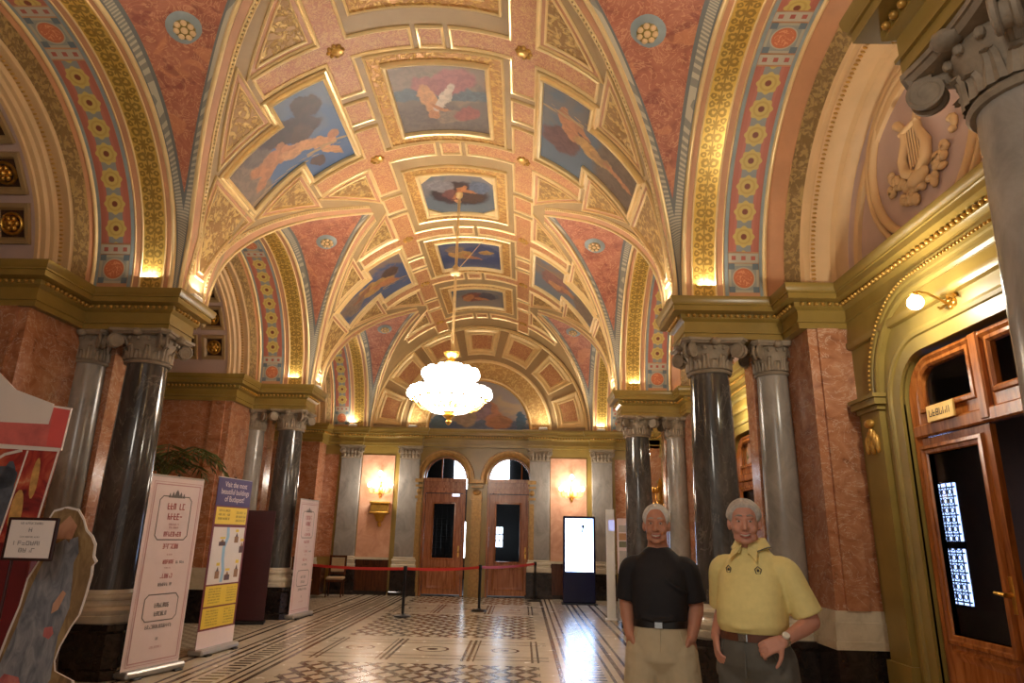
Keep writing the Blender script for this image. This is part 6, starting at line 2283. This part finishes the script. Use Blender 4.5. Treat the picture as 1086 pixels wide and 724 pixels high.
def person(label, loc, rz, cfg):
    t = thing('person', label, 'person', loc, rz)
    H = cfg
    skin = H['skin']
    hc = Vector(H['head'])
    k = H['k']
    body = MB()
    c, Rm = head(body, hc, H['turn'], H['tilt'], k, H['fat'])
    neck_top = c + Rm @ (Vector((0, 0.025, -0.06)) * k)
    nb = Vector(H['neck'])
    limb(body, [neck_top, neck_top.lerp(nb, 0.5) + Vector((0, 0.006, 0)), nb], [0.06, 0.062, 0.074])
    # bare torso and legs under the clothes keep the figure one continuous body
    tr = [(cx, cy, z, rx * 0.86, ry * 0.86) for cx, cy, z, rx, ry in H['torso']]
    loft(body, tr)
    hips = H['hips']
    for s in (-1, 1):
        limb(body, [(s * 0.095, hips[1], hips[2] - 0.04), (s * 0.115 + H['stance'][0] * s, 0.0, 0.52), (s * 0.125 + H['stance'][0] * s, 0.025, 0.09)], [0.085, 0.055, 0.04])
        limb(body, [(s * 0.125 + H['stance'][0] * s, 0.03, 0.05), (s * 0.135 + H['stance'][0] * s, -0.08, 0.04)], [0.04, 0.032])
    arms = {}
    for s, nm in ((1, 'L'), (-1, 'R')):
        a = H[nm]
        limb(body, [a['sh'], a['el']], [0.056, 0.044])
        q, r = spline([a['el'], Vector(a['el']).lerp(Vector(a['wr']), 0.3), a['wr']], [0.044, 0.045, 0.028], 6)
        body.tube(q, r, 14); body.ball(q[0], r[0] * 1.0, 12, 8); body.ball(q[-1], 0.028, 12, 8)
        hand(body, a['wr'], a['fwd'], a['nrm'], 1.02, a['curl'], 0.12, a['side'], a.get('thumb', (0.7, -0.2)))
    fuse(body, 'body', skin, t, 0.0055, 6, 0.45)
    face_bits(t, c, Rm, k, H['brow'], H['lip'])
    hair(t, c, Rm, k, H['hairm'], H['fat'], H['hairline'], H['vol'], 3)
    # shirt
    sh = MB()
    loft(sh, H['torso'])
    for s, nm in ((1, 'L'), (-1, 'R')):
        a = H[nm]
        S, El = Vector(a['sh']), Vector(a['el'])
        end = S.lerp(El, H['sleeve'])
        inn = S + Vector((-s * 0.07, 0, 0.01))
        q, r = spline([inn, S + Vector((0, 0, 0.004)), S.lerp(end, 0.5) + Vector((s * 0.006, 0, 0)), end], [H['sr'] * x for x in (0.98, 0.98, 0.98, 1.06)], 6)
        sh.tube(q, r, 18); sh.ball(q[0], r[0], 14, 10); sh.ball(S, H['sr'] * 0.96, 14, 10)
    for fo in H.get('folds', []):
        limb(sh, fo[0], fo[1], 8)
    fuse(sh, 'shirt', H['shirtm'], t, 0.009, 5, 0.5)
    # trousers
    tr = MB()
    loft(tr, H['pelvis'])
    for s in (-1, 1):
        x = s * 0.115 + H['stance'][0] * s
        limb(tr, [(s * 0.1, hips[1], hips[2] - 0.02), (s * 0.112 + H['stance'][0] * s, -0.005, 0.72), (x, 0.0, 0.5), (x + s * 0.008, 0.02, 0.3), (x + s * 0.01, 0.03, 0.09)], [0.118, 0.108, 0.088, 0.082, 0.088], 18)
        limb(tr, [(s * 0.15, hips[1] - 0.02, hips[2] + 0.04), (s * 0.165, hips[1] - 0.05, hips[2] - 0.09)], [0.055, 0.05])
    tro = fuse(tr, 'trousers', H['trousm'], t, 0.009, 4, 0.5)
    for s in (-1, 1):
        m = MB(); z1 = H['belt'][0] - 0.03; rx = H['belt'][3]; ry = H['belt'][4]; cy = H['belt'][2]
        m.tube([(s * rx * 0.72, cy - ry * 0.74, z1), (s * rx * 0.86, cy - ry * 0.66, z1 - 0.07), (s * rx * 1.02, cy - ry * 0.34, z1 - 0.15)], 0.006, 6)
        m.build('pocket_edge', H['trousm'], tro, 60)
    m = MB(); m.tube([(0.006, cy - ry * 0.99, z1), (0.005, cy - ry * 1.0, z1 - 0.08), (0.0, cy - ry * 0.93, z1 - 0.17)], 0.005, 6); m.build('fly_seam', H['trousm'], tro, 60)
    for s in (-1, 1):
        x = s * 0.125 + H['stance'][0] * s
        m = MB()
        loft(m, [(x, -0.045, 0.0, 0.05, 0.14), (x, -0.045, 0.02, 0.052, 0.142), (x, -0.04, 0.05, 0.047, 0.13), (x, -0.005, 0.085, 0.042, 0.085), (x, 0.03, 0.12, 0.04, 0.05)], 20)
        m.build('shoe', H['shoem'], t, 50)
    bz = H['belt']
    m = MB()
    cx, cy, rx, ry = bz[1:]
    loft(m, [(cx, cy, bz[0] - 0.02, rx, ry), (cx, cy, bz[0] + 0.02, rx, ry)], 40)
    b = m.build('belt', H['beltm'], t, 50)
    m = MB(); m.box((cx - 0.026, cy - ry - 0.008, bz[0] - 0.022), (cx + 0.026, cy - ry + 0.004, bz[0] + 0.022), 0, 0.004)
    m.build('buckle', M_CHROME, b)
    return t, c, Rm


# man in the yellow polo shirt
ry_ = radians(-40)
M_YEL = plain('yellow pique', srgb(230, 212, 140), 0.75, mott=0.04, nscale=30, bump=0.15)
cfg = dict(
    skin=mk_skin('ruddy skin', srgb(204, 146, 124), srgb(200, 122, 106)), k=1.0, fat=1.08,
    head=(0.0, -0.07, 1.705), turn=radians(24), tilt=radians(4), neck=(0, 0.01, 1.52),
    torso=[(0, -0.04, 1.115, 0.175, 0.155), (0, -0.05, 1.16, 0.188, 0.174), (0, -0.048, 1.24, 0.188, 0.176), (0, -0.03, 1.34, 0.184, 0.158), (0, -0.01, 1.43, 0.18, 0.135), (0, 0.0, 1.49, 0.158, 0.11), (0, 0.006, 1.53, 0.118, 0.088), (0, 0.005, 1.575, 0.074, 0.07)],
    hips=(0, -0.03, 1.0), stance=(0.01,),
    pelvis=[(0, 0.0, 0.76, 0.13, 0.07), (0, -0.01, 0.86, 0.17, 0.11), (0, -0.03, 0.95, 0.192, 0.15), (0, -0.04, 1.03, 0.184, 0.158), (0, -0.04, 1.12, 0.174, 0.152)],
    L=dict(sh=(0.182, 0.01, 1.435), el=(0.285, 0.06, 1.185), wr=(0.2, -0.16, 1.1), fwd=(-0.72, -0.5, -0.35), nrm=(0.3, -0.85, 0.45), curl=0.75, side=-1, thumb=(0.5, -0.35)),
    R=dict(sh=(-0.178, 0.0, 1.435), el=(-0.235, 0.1, 1.2), wr=(-0.2, -0.1, 1.08), fwd=(0.25, -0.42, -0.85), nrm=(-0.75, -0.5, 0.1), curl=0.5, side=1, thumb=(0.8, -0.3)),
    sleeve=0.86, sr=0.078, shirtm=M_YEL, trousm=plain('grey trousers', srgb(96, 92, 84), 0.8, mott=0.08, nscale=20), shoem=M_BROWN, beltm=plain('brown leather', srgb(96, 54, 34), 0.45),
    belt=(1.1, 0, -0.04, 0.181, 0.158), brow=plain('grey brow', srgb(150, 138, 126), 0.8), lip=plain('lip', srgb(168, 92, 82), 0.45),
    hairm=plain('silver hair', srgb(186, 176, 166), 0.6, mott=0.2, nscale=60, bump=0.5), hairline=0.62, vol=0.09,
    folds=[([(0.04, -0.212, 1.23), (0.11, -0.185, 1.2), (0.17, -0.1, 1.22)], [0.01, 0.014, 0.01]), ([(-0.08, -0.195, 1.16), (0.0, -0.222, 1.15), (0.1, -0.195, 1.16)], [0.01, 0.012, 0.01]), ([(0.08, -0.14, 1.4), (0.14, -0.12, 1.34), (0.18, -0.07, 1.32)], [0.01, 0.013, 0.01])])
YM = (2.58, 4.1, 0)
t, c, Rm = person('smiling silver haired man in a yellow polo shirt and grey trousers, thumbs in his pockets', YM, ry_, cfg)
# collar, placket, emblems, watch
m = MB()
V, fs = [], []
n = 26
for i in range(n + 1):
    a = -pi / 2 + 0.22 + (TAU - 0.44) * i / n
    fr = max(0, -sin(a)) ** 2
    cx, cy = cos(a), sin(a)
    V += [(0.071 * cx, 0.004 + 0.071 * cy, 1.615 - 0.03 * fr), (0.08 * cx, 0.004 + 0.082 * cy, 1.62 - 0.03 * fr), (0.108 * cx, 0.002 + 0.115 * cy, 1.57 - 0.04 * fr), (0.1 * cx, 0.002 + 0.1 * cy, 1.56 - 0.035 * fr)]
for i in range(n):
    for j in range(3): fs.append([i * 4 + j, i * 4 + 4 + j, i * 4 + 5 + j, i * 4 + 1 + j])
m.add(V, fs)
for sgn in (-1, 1):
    m.add([(sgn * 0.018, -0.085, 1.575), (sgn * 0.075, -0.095, 1.55), (sgn * 0.085, -0.145, 1.49), (sgn * 0.03, -0.118, 1.54)], [(0, 1, 2, 3)])
col = m.build('collar', M_YEL, t, 60)
m = MB()
pts = [(0.11 * cos(a), 0.002 + 0.117 * sin(a), 1.5685 - 0.04 * max(0, -sin(a)) ** 2) for a in [-pi / 2 + 0.5 + (TAU - 1.0) * i / 24 for i in range(25)]]
m.tube(pts, 0.0035, 5)
m.build('collar_stripe', plain('grey stripe', srgb(110, 104, 92), 0.7), col)
for sgn in (-1, 1):
    m = MB()
    x0, z0 = sgn * 0.085, 1.445
    def em(a, b):
        x, z = x0 + a, z0 + b
        y = -0.008 - 0.134 * sqrt(max(0, 1 - (x / 0.19) ** 2)) - 0.004
        return (x, y, z)
    m.tube([em(0.017 * cos(TAU * i / 5 + pi / 2), 0.021 * sin(TAU * i / 5 + pi / 2)) for i in range(5)], 0.003, 5, closed=True)
    m.ball(em(0, 0), (0.007, 0.004, 0.008), 8, 5)
    m.build('emblem', plain('dark embroidery', srgb(74, 70, 66), 0.7), t)
wr = Vector(cfg['L']['wr']); el = Vector(cfg['L']['el'])
d = (wr - el).normalized(); pc = wr - d * 0.012
x = d.orthogonal().normalized(); y = d.cross(x)
m = MB()
m.tube([pc - d * 0.009, pc + d * 0.009], [0.0345, 0.0345], 20)
wb = m.build('watch', plain('steel band', srgb(200, 190, 170), 0.25, 0.8), t, 50)
nrm = Vector((0.15, -0.95, 0.35)); nrm = (nrm - d * nrm.dot(d)).normalized()
m = MB(); m.tube([pc + nrm * 0.031, pc + nrm * 0.042], 0.019, 18); m.build('watch_face', plain('watch dial', srgb(232, 226, 210), 0.2), wb, 40)

# man in the black tee shirt
cfg = dict(
    skin=mk_skin('tanned skin', srgb(190, 132, 106), srgb(184, 112, 92)), k=0.98, fat=1.02,
    head=(0, -0.045, 1.69), turn=radians(2), tilt=radians(3), neck=(0, 0.01, 1.52),
    torso=[(0, -0.01, 1.1, 0.158, 0.118), (0, -0.015, 1.16, 0.163, 0.126), (0, -0.015, 1.24, 0.168, 0.128), (0, -0.008, 1.34, 0.176, 0.125), (0, 0.0, 1.42, 0.178, 0.115), (0, 0.006, 1.475, 0.155, 0.1), (0, 0.01, 1.515, 0.112, 0.082), (0, 0.008, 1.555, 0.068, 0.064)],
    hips=(0, 0.0, 0.96), stance=(0.015,),
    pelvis=[(0, 0.01, 0.74, 0.11, 0.05), (0, 0.005, 0.83, 0.15, 0.085), (0, -0.005, 0.9, 0.178, 0.128), (0, -0.01, 1.0, 0.172, 0.125), (0, -0.012, 1.115, 0.156, 0.116)],
    L=dict(sh=(0.172, 0.005, 1.42), el=(0.22, 0.045, 1.2), wr=(0.185, -0.05, 1.03), fwd=(-0.3, -0.12, -0.95), nrm=(0.75, -0.55, 0.1), curl=0.25, side=-1, thumb=(0.7, -0.1)),
    R=dict(sh=(-0.172, 0.005, 1.42), el=(-0.215, 0.045, 1.2), wr=(-0.185, -0.05, 1.03), fwd=(0.3, -0.12, -0.95), nrm=(-0.75, -0.55, 0.1), curl=0.25, side=1, thumb=(0.7, -0.1)),
    sleeve=0.84, sr=0.07, shirtm=plain('black cotton', srgb(24, 20, 24), 0.8, mott=0.1, nscale=20), trousm=plain('khaki trousers', srgb(190, 172, 140), 0.8, mott=0.06, nscale=16), shoem=M_BROWN, beltm=plain('black leather', srgb(24, 20, 18), 0.4),
    belt=(1.105, 0, -0.012, 0.163, 0.122), brow=plain('white brow', srgb(170, 160, 150), 0.8), lip=plain('lip tan', srgb(160, 88, 78), 0.45),
    hairm=plain('white hair', srgb(206, 200, 192), 0.6, mott=0.15, nscale=60, bump=0.5), hairline=0.8, vol=0.05,
    folds=[([(-0.1, -0.13, 1.14), (0.0, -0.158, 1.13), (0.1, -0.135, 1.14)], [0.008, 0.012, 0.008]), ([(0.06, -0.13, 1.36), (0.13, -0.12, 1.31), (0.17, -0.06, 1.28)], [0.008, 0.012, 0.01])])
t, c, Rm = person('man with short white hair in a black tee shirt and khaki trousers, hands in pockets', (2.12, 4.5, 0), radians(-16), cfg)
# ---------------------------------------------------------------- light
EXPO = 0.16
WORLD_COL = (1.0, 0.92, 0.82, 1)
WORLD_STR = 0.38
for i, p in enumerate(P):
    for sx in (-1, 1):
        for y in (p - 0.43, p + 0.43):
            spot('uplight_beam', (sx * 3.47, y, 4.62), ((140 if sx > 0 else 90) if i == 0 else (20 if i == 1 else 13)), 0.25, WARM, (0, 0.0, 1))
        spot('uplight_beam', (sx * 3.06, p, 4.62), 45 if i == 0 else 7, 0.25, WARM, (-sx * 0.3, 0.0, 1))
for x in (-3.6, -1.9, 1.79, 3.42):
    spot('uplight_beam', (x, 18.9, 4.6), 10, 0.2, WARM, (0, -0.15, 1))
spot('chandelier_and_fill_light', (0, BM[2], 3.95), 120, 0.3, WARM, kind='POINT', radius=0.5)
spot('chandelier_and_fill_light', (0, BM[0], 3.95), 160, 0.3, WARM, kind='POINT', radius=0.5)  # added fill for the unseen near bay; no chandelier stands here
for x in (-2.73, 2.6):
    spot('sconce_light', (x, YB - 0.5, 2.95), 50, 0.3, WARM, kind='POINT', radius=0.15)
spot('globe_lamp_light', (4.6, BM[1] + 0.16, 3.66), 70, 0.1, (1, 0.92, 0.75), kind='POINT', radius=0.1)
for B in (BM[2], BM[3]):
    spot('globe_lamp_light', (4.6, B + 0.16, 3.66), 25, 0.1, (1, 0.92, 0.7), kind='POINT', radius=0.1)
# ---------------------------------------------------------------- camera and render look
cam = bpy.data.cameras.new('camera')
cam.sensor_width = 36.0
cam.lens = 715.0 / 1086.0 * 36.0
co = bpy.data.objects.new('camera', cam)
COL.objects.link(co)
_pi, _ya, _ro = radians(16.069), radians(1.2164), radians(-1.2836)
_right = Vector((cos(_ya), sin(_ya), 0))
_fwd = Vector((-sin(_ya) * cos(_pi), cos(_ya) * cos(_pi), sin(_pi)))
_up = _right.cross(_fwd)
_r2 = _right * cos(_ro) - _up * sin(_ro)
_u2 = _right * sin(_ro) + _up * cos(_ro)
_M = Matrix((_r2, _u2, -_fwd)).transposed().to_4x4()
_M.translation = Vector((1.2582, 0, 1.6))
co.matrix_world = _M
cam.clip_start = 0.05
scn.camera = co
scn.view_settings.view_transform = 'Standard'
scn.view_settings.look = 'None'
scn.view_settings.gamma = 1.0
scn.view_settings.use_curve_mapping = False
scn.view_settings.exposure = EXPO
w = bpy.data.worlds.new('hall ambience')
scn.world = w
w.use_nodes = True
w.node_tree.nodes['Background'].inputs[0].default_value = WORLD_COL
w.node_tree.nodes['Background'].inputs[1].default_value = WORLD_STR
